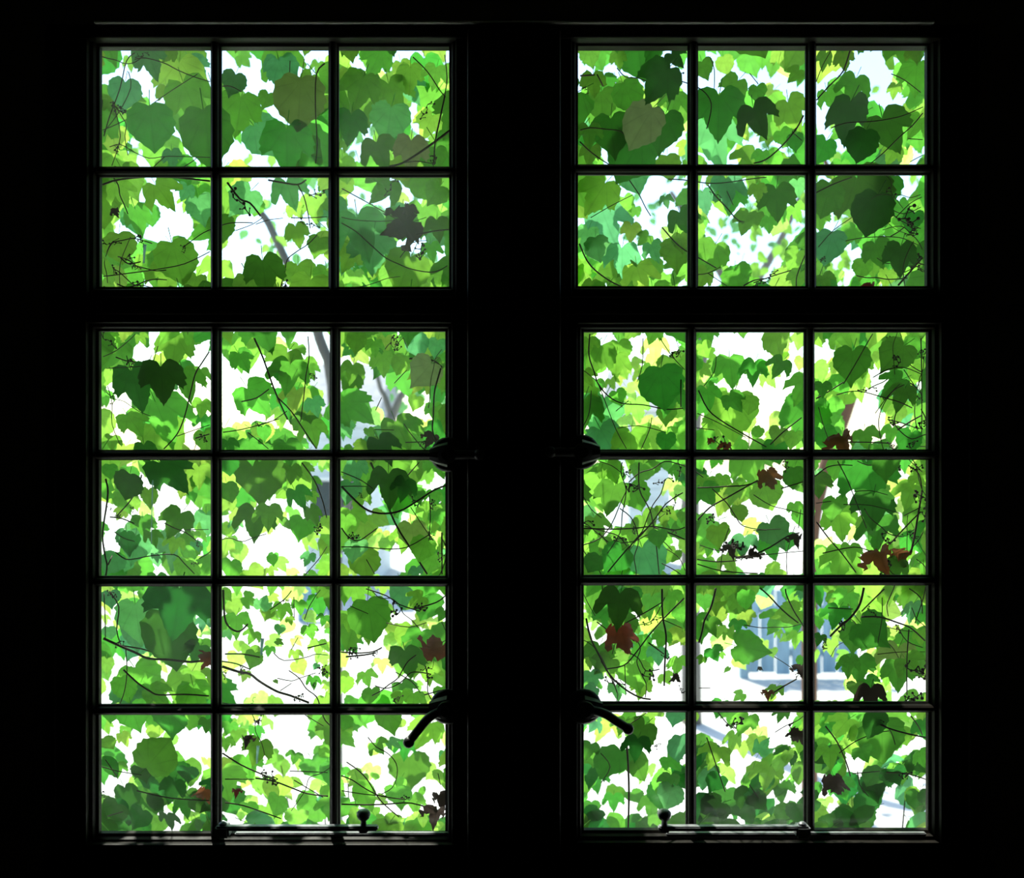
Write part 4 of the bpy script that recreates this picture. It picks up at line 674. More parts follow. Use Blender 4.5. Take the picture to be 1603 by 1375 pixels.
399 1281 1248 77 -12 m3;936 1186 1903 87 -9 m1;-793 1020 1096 71 -5 m4;549 600 1274 60 18 d3;195 925 2325 68 -10 m1;907 1212 1418 88 23 b3;
-889 716 623 73 -5 D6;709 1032 2167 94 -14 d1;-756 1220 2347 88 23 m0;-465 732 1564 63 0 b2;1013 1149 944 113 9 m5;-403 994 823 81 11 m4;
282 1078 493 84 -22 d8;201 646 1537 61 -15 m3;639 608 837 60 -43 D5;-290 963 2353 106 -40 m0;484 635 1846 61 -26 d1;549 1178 1691 75 0 d3;
721 1007 1090 81 -3 m5;240 753 2289 74 20 m1;-165 697 1953 62 -40 b0;-743 889 2276 89 12 m0;-384 855 1571 101 -2 m2;-499 649 2314 93 17 m0;
-912 934 2036 79 17 b0;820 777 1385 85 -33 m3;879 1045 826 71 5 m5;-294 1272 893 90 -19 m4;917 1241 2147 89 22 d1;-1111 1297 1764 78 31 d2;
-207 814 1746 65 21 d2;415 618 695 92 0 D8;320 1029 989 71 11 b5;-261 909 1502 89 -27 b2;536 1011 581 82 -29 D8;881 907 2050 89 0 b1;
762 931 1204 90 -14 m5;896 1162 485 86 -18 d9;581 1187 2545 87 -1 d1;-899 1033 992 71 -16 d4;190 1091 1892 84 43 b1;1062 1073 1496 72 -33 d3;
697 824 835 66 -60 m5;406 750 1417 64 0 b3;150 773 2056 74 43 b1;1058 1265 1195 89 -60 m5;862 754 1577 64 4 m3;-420 883 2062 78 37 m0;
212 857 2228 66 26 d1;235 1242 751 76 0 m5;-288 1084 2052 95 -22 m0;-896 1218 1164 100 -9 d4;-378 754 1570 64 29 m2;-264 1115 1753 73 -13 d2;
860 710 2369 82 57 d1;-276 653 1866 71 9 m0;189 622 1266 60 -35 d3;782 1121 1392 73 1 b3;174 978 1461 70 11 m3;780 882 2330 67 -4 m1;
190 698 1184 72 -34 m5;-895 974 1933 69 15 m0;-471 754 1597 74 -9 m2;-995 1264 565 77 -11 D6;-416 679 2232 81 17 d0;-891 870 919 102 -2 d4;
853 770 865 85 20 d5;-561 693 1513 62 47 d2;259 685 1157 82 -12 d5;978 880 1574 88 0 m3;917 1013 1086 82 -18 m5;-218 838 598 76 22 b7;
-888 1079 1674 84 10 m2;857 869 804 77 14 d5;-261 759 2203 64 -21 d0;-456 1113 992 73 -28 m4;262 621 893 70 -22 m5;-988 1194 1053 75 5 d4;
-444 1243 2331 76 -4 b0;-310 1105 1377 73 26 m2;-1009 1094 1767 84 -27 m2;974 1177 1134 87 11 b5;-575 1023 1388 71 20 d2;-275 1218 963 76 13 d4;
-933 1295 547 90 -4 d6;-795 786 2390 65 3 d0;197 1148 2211 98 -9 m1;162 838 1668 66 35 b3;812 725 1296 63 -5 b3;-186 790 1657 75 29 d2;
507 998 2329 70 10 m1;370 815 1115 86 39 m5;775 645 1465 93 1 b3;-404 1100 1242 73 -7 d2;755 1009 1993 93 -17 d1;366 638 1333 61 17 m3;
469 1169 1988 75 -17 d1;342 833 1136 66 7 m5;934 1093 1338 96 -27 b3;-834 818 908 76 8 m4;1069 1425 757 57 -10 l5;-477 1183 830 52 -44 m4;
624 1009 1677 39 -51 l3;632 1080 750 51 -15 y5;-572 867 1189 33 26 l4;759 883 1009 50 11 l5;-357 1086 703 40 -27 l4;-991 1479 422 41 2 m6;
-306 945 1086 49 0 l4;-728 1297 560 54 -37 y7;-539 826 1210 41 29 l4;725 1338 1696 47 14 l3;-895 1121 981 53 15 l4;651 1224 1698 43 -10 y3;
-780 1258 883 45 -6 y4;509 906 1600 50 -35 l3;-887 1485 548 63 3 l6;417 1277 1609 59 13 l3;233 839 1633 35 25 m3;315 915 1655 47 9 l3;
292 1269 1709 37 -14 l3;-597 1037 699 48 -54 l4;503 951 1073 49 -3 l5;784 1266 1666 39 43 l3;641 1277 710 43 15 y5;-793 1130 1061 34 13 l4;
-594 1245 1138 43 15 y4;727 1426 1037 53 -20 y5;-490 1111 931 44 21 l4;-259 1291 823 35 20 l4;644 845 1035 33 -46 l5;-700 1359 1255 61 -41 l2;
-731 879 1046 44 55 y4;-808 1443 675 49 28 m4;309 1036 1688 51 36 l3;607 928 1005 33 -17 l5;-212 1078 827 39 -56 l4;-643 1236 1027 48 97 m4;
-685 1328 717 58 -47 l4;-484 1209 1199 54 0 m4;778 940 852 33 5 l5;-565 1121 608 41 70 m7;-180 1228 702 52 -4 y4;-430 1145 611 34 41 y7;
306 1129 1624 56 31 y3;871 1417 878 37 15 m5;-677 1484 542 64 8 m7;-773 1342 884 60 -19 l4;-311 890 641 37 -90 l7;-603 1115 1300 43 -13 l2;
-623 833 950 31 -18 l4;-1051 1104 760 47 14 m4;736 1077 1754 49 -9 l3;-922 1463 843 61 -44 l4;-946 1151 750 36 13 m4;-672 1109 820 46 28 y4;
559 1010 1672 44 -23 l3;-769 1496 684 55 -9 l4;-363 854 704 52 -42 l7;-706 1128 773 37 -38 y4;666 1476 849 51 37 l5;-951 1250 883 43 45 y4;
-1036 1251 1063 58 -37 y4;709 1144 1716 36 -14 l3;-1061 1262 998 52 15 y4;888 1200 918 48 -59 l5;646 1480 1678 47 36 l3;-728 1174 1085 36 39 l4;
-929 1257 684 45 -25 l4;-936 807 980 40 -3 l4;740 1080 1697 39 -13 y3;-491 937 1068 38 40 y4;-723 1119 1066 52 -1 l4;-846 954 749 42 -2 l4;
-1095 1340 1063 61 -27 l4;-263 865 1262 31 29 l2;545 1366 1669 49 6 y3;380 1317 1634 44 -41 l3;476 988 1671 41 48 m3;-684 933 1283 42 -2 m2;
392 1191 1672 35 -50 m3;-222 1357 562 59 -45 l7;878 1351 479 55 12 l9;-665 917 1248 42 -43 l2;-720 1166 956 34 -10 l4;627 1313 1559 61 -25 l3;
-774 1345 1281 56 53 l2;700 1146 1736 55 -8 l3;-308 981 1244 46 21 l2;629 1389 1601 39 33 l3;-930 921 801 36 19 m4;-368 1143 630 56 -21 y7;
-470 1077 1193 44 1 m4;-537 1039 926 46 27 l4;-819 1352 1163 42 -30 m4;-334 940 593 36 -42 m7;-726 854 1017 41 0 m4;-889 1001 771 45 -8 l4;
-629 901 1115 50 58 m4;752 1446 1809 45 8 y3;294 1286 1667 39 15 l3;711 1489 884 63 15 y5;984 1195 836 56 3 l5;725 1370 1674 58 33 l3;
673 1037 1506 50 -6 l3;-504 1471 856 61 34 l4;-449 999 1047 43 -42 y4;653 1384 624 59 3 l5;-320 972 949 50 -2 y4;-1163 1397 989 39 3 l4;
-543 923 641 34 30 y7;-683 1017 1216 50 10 l4;-928 850 864 49 32 y4;-617 1357 1290 56 -29 m2;294 1179 1688 52 20 m3;-726 1453 742 60 39 y4;
-430 1338 1083 40 0 l4;-724 1251 715 60 -43 l4;343 1192 1640 48 -8 l3;-360 1289 1233 56 -13 l2;-367 1161 1135 45 -32 l4;-902 823 805 40 22 l4;
-498 977 1250 52 44 l2;-270 889 826 37 -43 l4;-453 1025 981 40 10 l4;-219 866 1068 50 61 l4;898 1114 976 35 69 l5;-628 1159 1082 36 39 l4;
-210 1002 1240 51 64 l2;-364 1373 1083 47 -8 m4;-859 940 563 50 -25 m6;656 1055 1506 43 92 m3;-623 1436 918 40 38 y4;609 803 1545 43 -36 y3;
-662 1128 601 50 18 l7;488 979 1074 31 41 y5;-1036 1422 611 58 -65 l4;-205 842 894 33 79 l4;489 952 1642 31 -10 m3;-413 925 926 43 -4 l4;
-475 1088 871 33 -18 l4;642 843 1726 30 22 y3;-651 1264 947 49 57 l4;-997 950 929 44 19 l4;489 979 1710 39 -78 m3;-658 1218 1034 46 -18 m4;
-339 1314 654 43 16 m4;-435 827 1251 45 -30 m2;-409 1111 1157 35 7 l4;-650 1437 959 50 -31 y4;432 891 590 67 -45 d8;427 719 756 73 -30 D8;
970 881 734 67 -12 D9;888 897 761 57 -11 d9;380 821 588 65 33 d8;588 519 737 58 3 D8;584 622 702 51 -11 d8;-772 553 717 58 -32 D6;704 749 762 53 37 D9;
575 581 833 50 -31 D8;624 582 737 59 -74 D9;-852 909 649 79 -11 D6;541 729 695 53 -46 D8;767 828 689 66 24 d9;-688 502 791 57 -16 D6;
261 583 818 78 26 d8;993 936 549 58 -31 d9;-860 563 693 77 -44 D6;-852 684 641 72 -80 D6;-624 560 681 59 17 d6;417 842 716 55 -16 d8;
544 578 679 78 -41 D8;325 553 792 49 -12 d8;-687 600 793 50 -9 D6;-837 816 709 55 34 D6;585 957 539 69 9 D8;705 832 606 55 3 D9;404 518 865 48 -25 D8;
364 682 755 62 54 D8;788 532 810 49 26 D9;238 598 826 50 21 D8;681 614 826 60 -29 D9;278 911 552 68 16 D8;-924 950 604 58 -22 D6;731 718 658 53 21 D9;
-703 617 790 51 -73 D6;583 821 632 86 -31 D8;-925 738 676 83 -1 d6;311 798 610 55 41 D8;-774 960 536 80 28 D6;-876 722 674 53 44 D6;
-749 803 675 55 -1 d6;649 577 835 59 84 D9;-911 976 550 69 21 D6;163 745 736 63 -12 d8;-823 617 658 70 -18 D6;673 997 714 59 72 D8;
500 918 551 57 -19 D8;-635 602 761 50 -46 D6;689 673 639 71 -11 D9;675 590 689 50 -38 D9;842 637 792 51 24 D9;-810 764 758 54 39 D6;
550 708 635 53 9 d8;-656 582 735 50 51 D6;905 713 698 63 1 D9;844 829 690 66 13 D9;843 913 564 57 -71 d9;459 904 602 57 -27 d8;433 521 694 76 0 D8;
900 646 730 51 14 D9;399 510 714 57 -31 D8;-701 838 609 66 25 D6;651 723 642 63 28 D8;547 726 693 53 44 D8;851 586 816 50 48 D9;-858 617 803 51 29 D6;
346 752 722 64 0 D8;335 581 823 50 42 d8;506 877 654 67 -11 D8;165 856 692 56 -2 D8;-631 576 734 50 -49 D6;-794 630 786 51 13 D6;417 520 800 48 -30 D8;
779 541 805 49 4 D9;201 950 671 69 12 D8;972 898 561 78 40 d9;-729 946 653 58 -19 D6;-855 902 630 57 29 D6;524 712 668 53 28 D8;440 865 573 56 1 D8;
-901 928 558 68 29 d6;369 787 603 65 -1 D8;-732 868 580 56 18 D6;360 596 669 50 -19 D8;174 626 697 51 -41 D8;781 634 778 61 -25 D9;
-719 811 672 55 68 D6;393 556 737 59 65 D8;609 613 669 60 -30 D8;-636 609 690 50 3 D6;565 763 726 64 -47 D8;164 857 613 56 75 D8;
-695 828 652 76 -11 D6;159 777 644 64 28 D8;390 588 830 50 -4 D8;"""
STEMS = """
011 -710 189 2027 -699 188 2063 -681 187 2110 -670 187 2157 -655 186 2171;09 -738 258 2057 -710 258 2069 -669 259 2091 -620 259 2125 -567 259 2159;
010 -623 93 2127 -607 98 2131 -577 102 2124 -558 107 2115 -532 112 2105 -505 117 2098;
08 -657 73 1977 -642 80 1983 -621 87 1972 -599 94 1964 -570 101 1969 -503 108 1969;08 -576 99 1967 -587 79 1946;
08 -682 162 2069 -671 161 2019 -685 159 1968;09 -693 262 2164 -691 268 2136 -716 274 2092 -745 281 2060;
020 -742 268 1961 -711 270 1971 -639 272 1977 -549 274 1969;011 -734 251 1792 -675 243 1798 -627 234 1803 -580 226 1811 -533 217 1831;
013 -663 139 1807 -652 147 1798 -634 155 1803;08 -692 217 1769 -686 201 1807 -662 185 1851;010 -472 72 2076 -456 61 2072 -436 50 2060;
019 -476 115 1929 -457 123 1903 -442 131 1898 -426 139 1878;08 -458 98 1845 -432 106 1857 -417 115 1870;09 -408 296 2195 -405 276 2154;
013 -320 156 2142 -335 161 2126 -338 167 2071 -336 173 2008 -340 179 1977;011 -169 150 2151 -145 158 2129 -124 165 2099 -116 173 2092;
015 -111 96 2068 -119 90 2027 -126 83 1990 -128 77 1951;011 -115 158 2088 -112 174 2124 -117 191 2169;
021 -104 101 2011 -130 93 1989 -153 84 1970 -180 76 1951 -199 67 1944;010 -183 72 1950 -156 78 1955 -133 85 1953;
017 -402 90 1927 -380 100 1925 -357 109 1924 -345 119 1934;011 -361 128 1929 -349 122 1906 -341 115 1877 -336 108 1851;
010 -363 86 1864 -335 82 1863 -303 78 1864;08 -419 75 1851 -395 60 1855 -368 45 1855;011 -301 220 1943 -277 227 1931 -248 234 1916 -204 242 1892;
08 -282 96 1867 -258 95 1862 -216 95 1860 -188 94 1862;
011 -288 135 1865 -263 132 1850 -238 129 1827 -213 126 1805 -191 123 1794 -170 120 1785 -138 117 1779 -121 114 1782 -108 111 1789;
015 -166 191 1856 -136 186 1861 -109 181 1863;09 -199 228 1822 -176 225 1848 -150 221 1851;116 112 75 2094 134 56 2089;113 148 188 2134 160 205 2119;
111 116 141 2024 134 145 2029 159 150 2028 185 155 2026 201 159 2013;112 111 75 1986 126 85 1975 144 94 1964 162 104 1956;
18 139 218 1891 168 205 1906 189 193 1915 209 181 1923;111 205 196 1952 222 195 1926 233 195 1904 242 194 1889;
113 250 110 1853 272 116 1830 290 122 1817 316 128 1804 345 135 1789;115 117 186 1839 130 196 1813 146 205 1796 172 215 1779 194 224 1770;
111 272 192 1953 302 199 1953 344 206 1949 378 213 1952 421 221 1960 452 228 1965;113 339 178 1939 353 175 1918 370 172 1899 384 169 1881 394 166 1873;
19 316 149 1780 331 132 1780 349 116 1788;18 327 114 1777 358 109 1755;114 417 254 1776 438 265 1787 463 276 1792;
19 355 248 2186 363 249 2163 363 250 2130;19 422 227 2149 432 205 2123;18 356 99 1911 366 97 1887;
115 596 215 2185 586 208 2157 575 201 2138 552 194 2115 529 186 2089;18 509 117 2098 522 124 2128 538 131 2155;
115 489 122 2043 475 119 2018 450 117 1989 424 114 1967 403 111 1960;19 486 184 2033 497 162 2012;
110 522 76 2009 547 71 2016 583 65 2016 612 60 2019 633 54 2023 662 49 2035;111 693 132 2050 673 126 2027 650 120 2007 620 114 1978 597 107 1959;
19 682 169 2017 705 164 2014;19 715 249 1998 745 269 2015;19 650 161 2126 676 173 2120 710 186 2102;113 520 155 1921 552 167 1938 588 179 1953;
18 509 104 1819 533 102 1846 563 101 1867;19 613 296 1864 647 294 1870 692 292 1871 719 290 1867 752 289 1851;
118 684 224 1772 699 217 1791 722 209 1819;19 704 249 1799 738 251 1815;19 691 298 1926 721 297 1914 751 295 1926;
19 654 235 1924 693 240 1891 732 245 1877;19 676 213 1890 703 217 1916 725 221 1928;111 416 171 1769 449 159 1780 475 148 1787;
213 -510 129 1647 -524 134 1628 -536 139 1611 -545 144 1583 -557 149 1540 -572 154 1508 -596 159 1483;29 -616 296 1505 -586 299 1516 -557 302 1526;
214 -580 289 1501 -559 305 1509;28 -675 93 1636 -650 83 1645 -625 72 1661 -611 61 1670;28 -696 169 1591 -690 173 1562 -691 176 1526 -678 179 1490;
28 -610 138 1621 -606 159 1659;218 -468 271 1683 -453 273 1649 -439 275 1608 -426 278 1573 -409 280 1535;213 -477 217 1566 -448 204 1572 -423 190 1587;
210 -478 96 1511 -453 104 1515 -427 112 1522 -390 120 1534;29 -472 238 1512 -451 248 1494 -439 258 1482;
213 -402 156 1572 -379 162 1548 -358 169 1515 -338 175 1483;211 -363 231 1683 -361 232 1646 -367 234 1613 -371 235 1576 -377 236 1531;
29 -438 155 1522 -411 163 1531 -388 172 1548;221 -258 281 1457 -249 286 1436 -236 291 1401 -221 295 1359 -206 300 1328 -184 305 1293 -157 309 1250;
219 -288 134 1420 -270 130 1402 -248 127 1383 -223 123 1375 -191 120 1378 -163 116 1393 -131 113 1414 -106 110 1424;
210 -285 114 1445 -251 100 1432 -229 87 1418;211 -191 259 1431 -166 240 1458;29 -302 225 1416 -269 228 1416 -240 230 1414;
29 -180 227 1379 -158 229 1345 -140 231 1319;210 -135 70 1409 -132 56 1376 -133 41 1337;
213 -300 213 1343 -288 205 1329 -269 196 1322 -249 188 1334 -234 179 1345;211 -289 140 1317 -250 138 1317 -214 136 1314 -178 133 1317 -139 131 1339;
49 -264 270 1281 -252 293 1252;212 -345 82 1461 -325 86 1432 -312 89 1398 -306 93 1370;49 -379 276 1250 -350 265 1282 -333 253 1306;
415 -121 171 1339 -121 178 1266;219 -187 279 1646 -167 286 1648 -143 294 1643 -129 302 1632;
216 -120 129 1619 -126 121 1596 -130 114 1575 -131 107 1538 -132 100 1516 -126 92 1494;29 -207 210 1598 -196 218 1611 -187 227 1622;
210 -250 292 1553 -242 316 1577;29 -247 245 1517 -211 243 1516;211 -185 186 1494 -149 178 1495;
28 -213 124 1651 -206 132 1661 -200 141 1655 -191 149 1667 -186 157 1673;29 -198 274 1684 -192 294 1667;
213 -653 215 1437 -657 208 1414 -669 201 1391 -680 194 1376 -687 188 1366;
216 -679 115 1433 -673 109 1414 -673 102 1388 -674 96 1368 -675 90 1340 -669 84 1311 -663 78 1293 -663 72 1276;415 -729 260 1273 -729 280 1287;
29 -660 103 1346 -647 108 1335 -630 113 1329;411 -665 122 1310 -649 124 1298 -630 126 1299 -609 128 1303 -569 130 1305 -553 132 1290 -536 134 1272;
211 -636 288 1346 -617 285 1337 -595 281 1329 -575 278 1315;28 -552 138 1346 -510 125 1348;213 -711 220 1362 -690 222 1359 -669 223 1350;
313 138 224 1686 136 222 1649 145 219 1619 154 217 1593 176 214 1571 198 212 1562 231 209 1560 271 207 1552 300 204 1554;
39 152 193 1592 163 191 1563 181 189 1516 199 187 1483;39 225 164 1673 222 152 1626 212 139 1597;39 264 239 1680 287 241 1647 309 243 1624;
38 171 85 1546 194 108 1564;39 222 166 1483 234 150 1515 236 134 1536;38 178 121 1518 211 106 1522 254 92 1511;313 293 184 1603 296 204 1556;
38 117 109 1616 140 124 1599 155 140 1582;313 311 111 1581 325 101 1549 347 91 1529 380 82 1508 415 72 1487;39 341 298 1547 378 310 1532 435 321 1503;
38 315 82 1587 332 82 1611 335 82 1635;39 334 266 1520 363 247 1516;310 184 115 1461 182 111 1442 190 107 1414 183 103 1376 179 99 1345 158 95 1311;
313 221 189 1459 222 195 1413 237 201 1384 245 207 1365 253 213 1321 260 219 1261;
313 121 132 1349 168 129 1348 210 127 1350 238 125 1353 273 122 1347 290 120 1352;311 126 234 1311 156 237 1322 178 240 1348 194 243 1385 205 246 1407;
313 160 116 1277 192 117 1315 220 119 1343 241 120 1368 259 121 1392 287 123 1410;315 248 204 1345 272 191 1337 299 178 1326;
39 122 148 1401 134 140 1381 151 132 1367;58 261 136 1314 280 122 1301 288 109 1281;39 153 208 1461 175 208 1453 194 208 1439;
314 334 257 1412 360 253 1413 389 249 1415 418 245 1417 444 240 1426;316 335 258 1354 355 249 1377 380 239 1393 404 230 1408 435 221 1427;
311 359 249 1411 385 246 1385 399 243 1363 414 241 1344 454 238 1337;39 331 213 1313 361 220 1303 381 227 1302;38 360 102 1352 347 87 1322 340 71 1283;
513 323 192 1290 358 201 1285 396 210 1286;511 311 122 1290 352 115 1279 410 109 1276;323 400 265 1319 398 272 1292 410 278 1284;
525 402 238 1288 456 261 1293;313 458 226 1490 480 223 1512 512 219 1538;38 500 71 1552 511 85 1525 525 99 1497;
314 558 292 1574 581 279 1589 600 266 1603;310 547 92 1591 561 83 1618 579 73 1655 586 64 1671;310 600 106 1602 622 99 1615 647 92 1618 672 85 1607;
311 688 290 1536 715 280 1528 738 271 1518;315 679 212 1516 705 221 1531 728 230 1542;38 609 121 1543 632 129 1571 656 137 1593;
313 544 241 1492 592 251 1494 640 261 1494 689 272 1492;39 708 294 1681 720 316 1645;311 726 228 1679 730 234 1587 732 241 1494;
38 655 115 1616 675 120 1589 689 126 1575;39 416 171 1404 444 166 1386 471 161 1379 499 156 1371;314 395 75 1310 423 78 1323 451 80 1340 472 83 1346;
59 455 295 1286 491 286 1291 531 277 1296;58 482 202 1263 484 212 1299 501 222 1346;38 500 196 1344 510 218 1375;39 436 261 1335 486 264 1337;
310 532 75 1464 547 71 1433 559 66 1399 575 61 1355;39 553 275 1383 579 270 1387;38 566 98 1413 595 101 1414 624 105 1407;
313 521 158 1358 543 160 1329 565 161 1304 590 163 1271;38 541 72 1393 589 82 1391 640 93 1377;311 532 161 1304 582 148 1316 606 135 1310;
320 702 212 1299 712 222 1327 723 231 1371 733 241 1408;313 632 110 1327 651 93 1356 669 77 1381;39 686 199 1366 707 178 1382;
311 673 144 1455 690 142 1441 695 141 1416;423 -709 184 1154 -680 189 1139 -658 194 1128 -636 199 1116 -602 204 1113 -564 208 1108 -538 213 1111;
414 -695 220 1135 -659 230 1127 -630 240 1117 -560 250 1111;412 -722 248 1227 -705 247 1199 -708 245 1159 -700 243 1131;
410 -738 264 1221 -731 251 1178 -726 239 1144;416 -673 181 1100 -648 177 1079 -624 174 1064 -607 170 1059 -563 166 1061 -520 163 1059;
414 -633 212 1056 -620 192 1042;410 -690 239 1128 -691 249 1081 -701 259 1038 -721 269 999;49 -676 89 960 -650 96 950 -615 103 942;
411 -624 106 915 -585 100 908 -553 95 905 -499 89 904;410 -711 252 894 -727 242 926;410 -711 208 837 -679 196 849;
412 -497 181 870 -469 190 862 -436 200 847 -406 210 832;415 -531 291 924 -498 293 902 -461 294 885 -433 296 872;49 -480 116 931 -433 125 928;
418 -478 98 1250 -478 105 1207 -474 111 1189 -464 117 1179 -455 123 1178 -445 130 1188;414 -472 87 1146 -439 71 1149 -408 56 1147;
412 -473 72 1137 -452 82 1131 -432 91 1120;
425 -531 290 1083 -503 296 1072 -484 302 1067 -470 308 1054 -455 314 1042 -435 321 1029 -414 327 1021 -380 333 1006;
411 -435 254 1193 -415 246 1207 -402 238 1218 -392 230 1230;49 -395 266 1214 -394 263 1176;49 -356 163 1190 -347 155 1212 -334 148 1233 -325 140 1244;
49 -396 103 1145 -379 104 1132 -342 105 1137 -326 106 1142 -306 107 1140;413 -365 237 1127 -335 259 1131;
49 -419 238 1073 -395 243 1067 -380 248 1071 -353 254 1079;49 -402 185 1063 -380 170 1079;48 -363 85 1153 -349 71 1176;
415 -467 278 882 -433 273 878 -399 269 867 -370 265 858 -332 260 855;49 -376 137 938 -342 137 937 -312 138 935;49 -382 203 902 -330 199 873;
48 -343 101 1042 -317 126 1017;412 -256 205 1237 -219 196 1226 -195 187 1212 -159 177 1202;48 -215 159 1185 -175 146 1180 -144 134 1190;
414 -287 124 1142 -260 120 1141 -233 116 1144 -217 112 1152;416 -289 189 1121 -259 199 1122 -240 208 1124;48 -271 119 1220 -240 113 1208;
410 -214 296 1113 -180 286 1106 -163 277 1108;49 -196 129 1107 -171 145 1088 -157 161 1065;414 -169 162 1208 -130 158 1220 -114 155 1232;
412 -151 175 1058 -123 161 1069;412 -308 257 893 -288 260 884 -264 263 867 -236 266 853 -191 269 846;49 -279 78 924 -243 79 918 -206 81 914;
414 -302 223 853 -263 226 851 -223 229 851 -179 232 852 -135 235 837;49 -136 296 885 -131 287 867;
518 121 72 1207 129 79 1173 146 85 1139 161 91 1111 184 97 1088 211 104 1071 231 110 1066;512 157 215 1108 178 231 1073 188 247 1045;
518 248 95 1252 249 96 1207 255 97 1174 253 98 1129 252 99 1091;514 294 155 1228 260 159 1193 237 162 1166 211 166 1130 192 169 1110 161 173 1103;
511 245 78 1232 211 68 1214 184 58 1202;58 248 95 1202 281 97 1187;514 237 186 1146 266 203 1123;59 193 159 1112 197 179 1057;
521 201 217 973 206 229 925 209 242 865 209 254 800;59 193 77 1033 221 88 1049;59 148 109 976 165 125 949 151 141 917;
511 336 70 1054 353 80 1033 366 90 1023;512 356 286 954 370 271 909 384 257 864;59 389 80 933 403 74 913;
519 350 165 1244 346 164 1227 340 163 1208 330 162 1189 325 161 1167 320 160 1151;515 409 92 1254 421 82 1243 442 73 1220 465 64 1201;
514 496 269 1228 497 266 1217 509 264 1190 522 261 1169 530 258 1154;58 403 185 1177 431 180 1173 454 175 1175 477 170 1176 501 164 1184;
516 464 295 1030 482 305 1031 504 315 1041 531 326 1052;58 455 184 1122 469 171 1114 484 158 1104;58 310 100 1087 331 113 1084;
522 629 241 1234 623 246 1203 608 252 1178 590 257 1161 575 263 1143;511 537 145 1213 575 131 1213;
516 595 149 1197 629 158 1195 663 166 1184 689 175 1173 716 183 1150;514 638 161 1243 621 168 1223 604 176 1202;
59 667 257 1214 662 243 1179 650 230 1137;512 677 152 1175 678 164 1123 682 175 1058;59 646 117 1185 660 116 1162 687 116 1151;
512 711 244 1232 727 232 1217 726 221 1191;58 648 226 1118 685 216 1124 725 207 1126;516 611 148 1022 640 146 1008 674 143 999 701 140 994;
515 568 267 979 592 278 948 612 289 908 623 300 879;510 591 262 932 619 261 953 656 260 969 680 259 973;512 685 164 1024 703 179 1003 716 194 983;
59 590 154 932 593 152 910 607 150 891;512 686 289 889 717 272 892 745 255 887;59 593 191 917 647 211 915;
510 726 257 1168 735 263 1187 745 272 1205 745 258 1228 753 274 1247 750 271 1268 730 260 1283;
310 710 138 1603 720 155 1591 722 145 1578 725 144 1565 726 142 1551 725 153 1539 718 148 1526 714 146 1513;
38 759 309 1439 747 306 1449 737 310 1459 725 302 1471 710 298 1478 701 310 1485;
311 685 189 1591 677 187 1571 671 192 1551 665 189 1529 681 200 1512 697 193 1500 720 199 1507 736 184 1511;
510 713 322 1248 709 312 1229 704 319 1209 698 322 1190 700 320 1170;38 729 230 1574 724 234 1600 731 231 1625 734 232 1651 749 234 1674;
311 706 277 1447 690 287 1452 668 281 1454 650 284 1452 627 271 1460;
39 665 141 1592 647 138 1583 638 147 1569 628 144 1552 627 156 1534 627 154 1514 629 149 1495 633 146 1476;
310 762 275 1648 758 291 1623 739 277 1598 734 276 1571 732 274 1544 741 286 1517 748 289 1490;
39 771 321 1486 750 315 1487 736 328 1490 721 326 1479 703 322 1469;
37 681 85 1623 692 95 1600 698 86 1578 702 85 1554 715 80 1535 738 84 1525 756 81 1510;
58 731 209 1252 709 207 1257 682 192 1260 665 199 1265 656 208 1283 644 207 1300;59 654 153 978 653 161 989 646 157 1002 633 148 1013 622 150 1018;
36 634 99 1607 634 104 1632 633 104 1656 638 97 1678 637 97 1702 637 108 1728 630 99 1750 618 96 1772;
311 679 144 1553 654 131 1562 633 130 1568 616 144 1575 591 133 1580 568 128 1580 551 143 1575;
37 713 260 1295 714 263 1312 714 262 1328 718 274 1344 718 271 1361;37 641 86 1667 637 95 1686 628 103 1701 621 104 1718 614 105 1736 600 104 1748;
39 707 239 1491 711 249 1473 722 250 1459 721 232 1443 729 244 1425 736 247 1408 742 238 1394 757 248 1379;
58 762 299 1243 746 302 1235 729 308 1235 712 303 1247 698 313 1252 682 304 1266;
311 703 118 1462 695 112 1479 694 116 1498 692 114 1516 693 119 1534 684 116 1550;
58 751 336 1139 732 351 1139 705 343 1145 677 334 1141 654 334 1133 637 350 1120 613 345 1111 600 344 1090;
310 770 301 1355 763 307 1334 750 301 1315 736 302 1297 727 307 1277 723 305 1254;
310 759 253 1612 743 264 1620 721 254 1630 708 265 1645 699 265 1664 691 261 1684;
312 722 234 1590 711 232 1598 696 226 1604 689 242 1610 670 228 1608 660 234 1601 647 231 1596 633 227 1589;
310 648 100 1338 630 89 1341 622 102 1345 609 92 1355 603 106 1362 593 105 1372 581 90 1385;
57 789 330 1206 794 348 1220 794 348 1236 784 349 1248 779 334 1266 779 344 1280 771 345 1294 764 345 1308;
16 738 295 1873 721 296 1879 700 287 1885 688 291 1898 678 295 1914 666 299 1928;
17 685 121 1910 670 126 1906 652 122 1910 633 115 1908 617 120 1910 601 116 1902;
110 743 229 1808 725 230 1812 708 225 1821 693 227 1830 672 220 1830 659 220 1842;
112 739 331 1801 717 322 1798 696 318 1797 678 318 1800 659 319 1800 643 327 1805;
18 726 209 1795 708 204 1803 694 215 1805 676 214 1810 659 215 1810 641 207 1818;
16 710 272 1919 698 269 1933 686 265 1947 688 270 1967 677 273 1981 664 282 1993;
113 785 313 1904 769 317 1913 752 319 1906 738 327 1900 721 321 1887 704 320 1877;
18 727 224 1836 717 220 1851 703 216 1863 691 222 1876 673 221 1875 654 217 1869;
07 -674 88 2058 -674 83 2040 -677 76 2022 -690 76 2012 -703 86 2001 -713 85 1987;
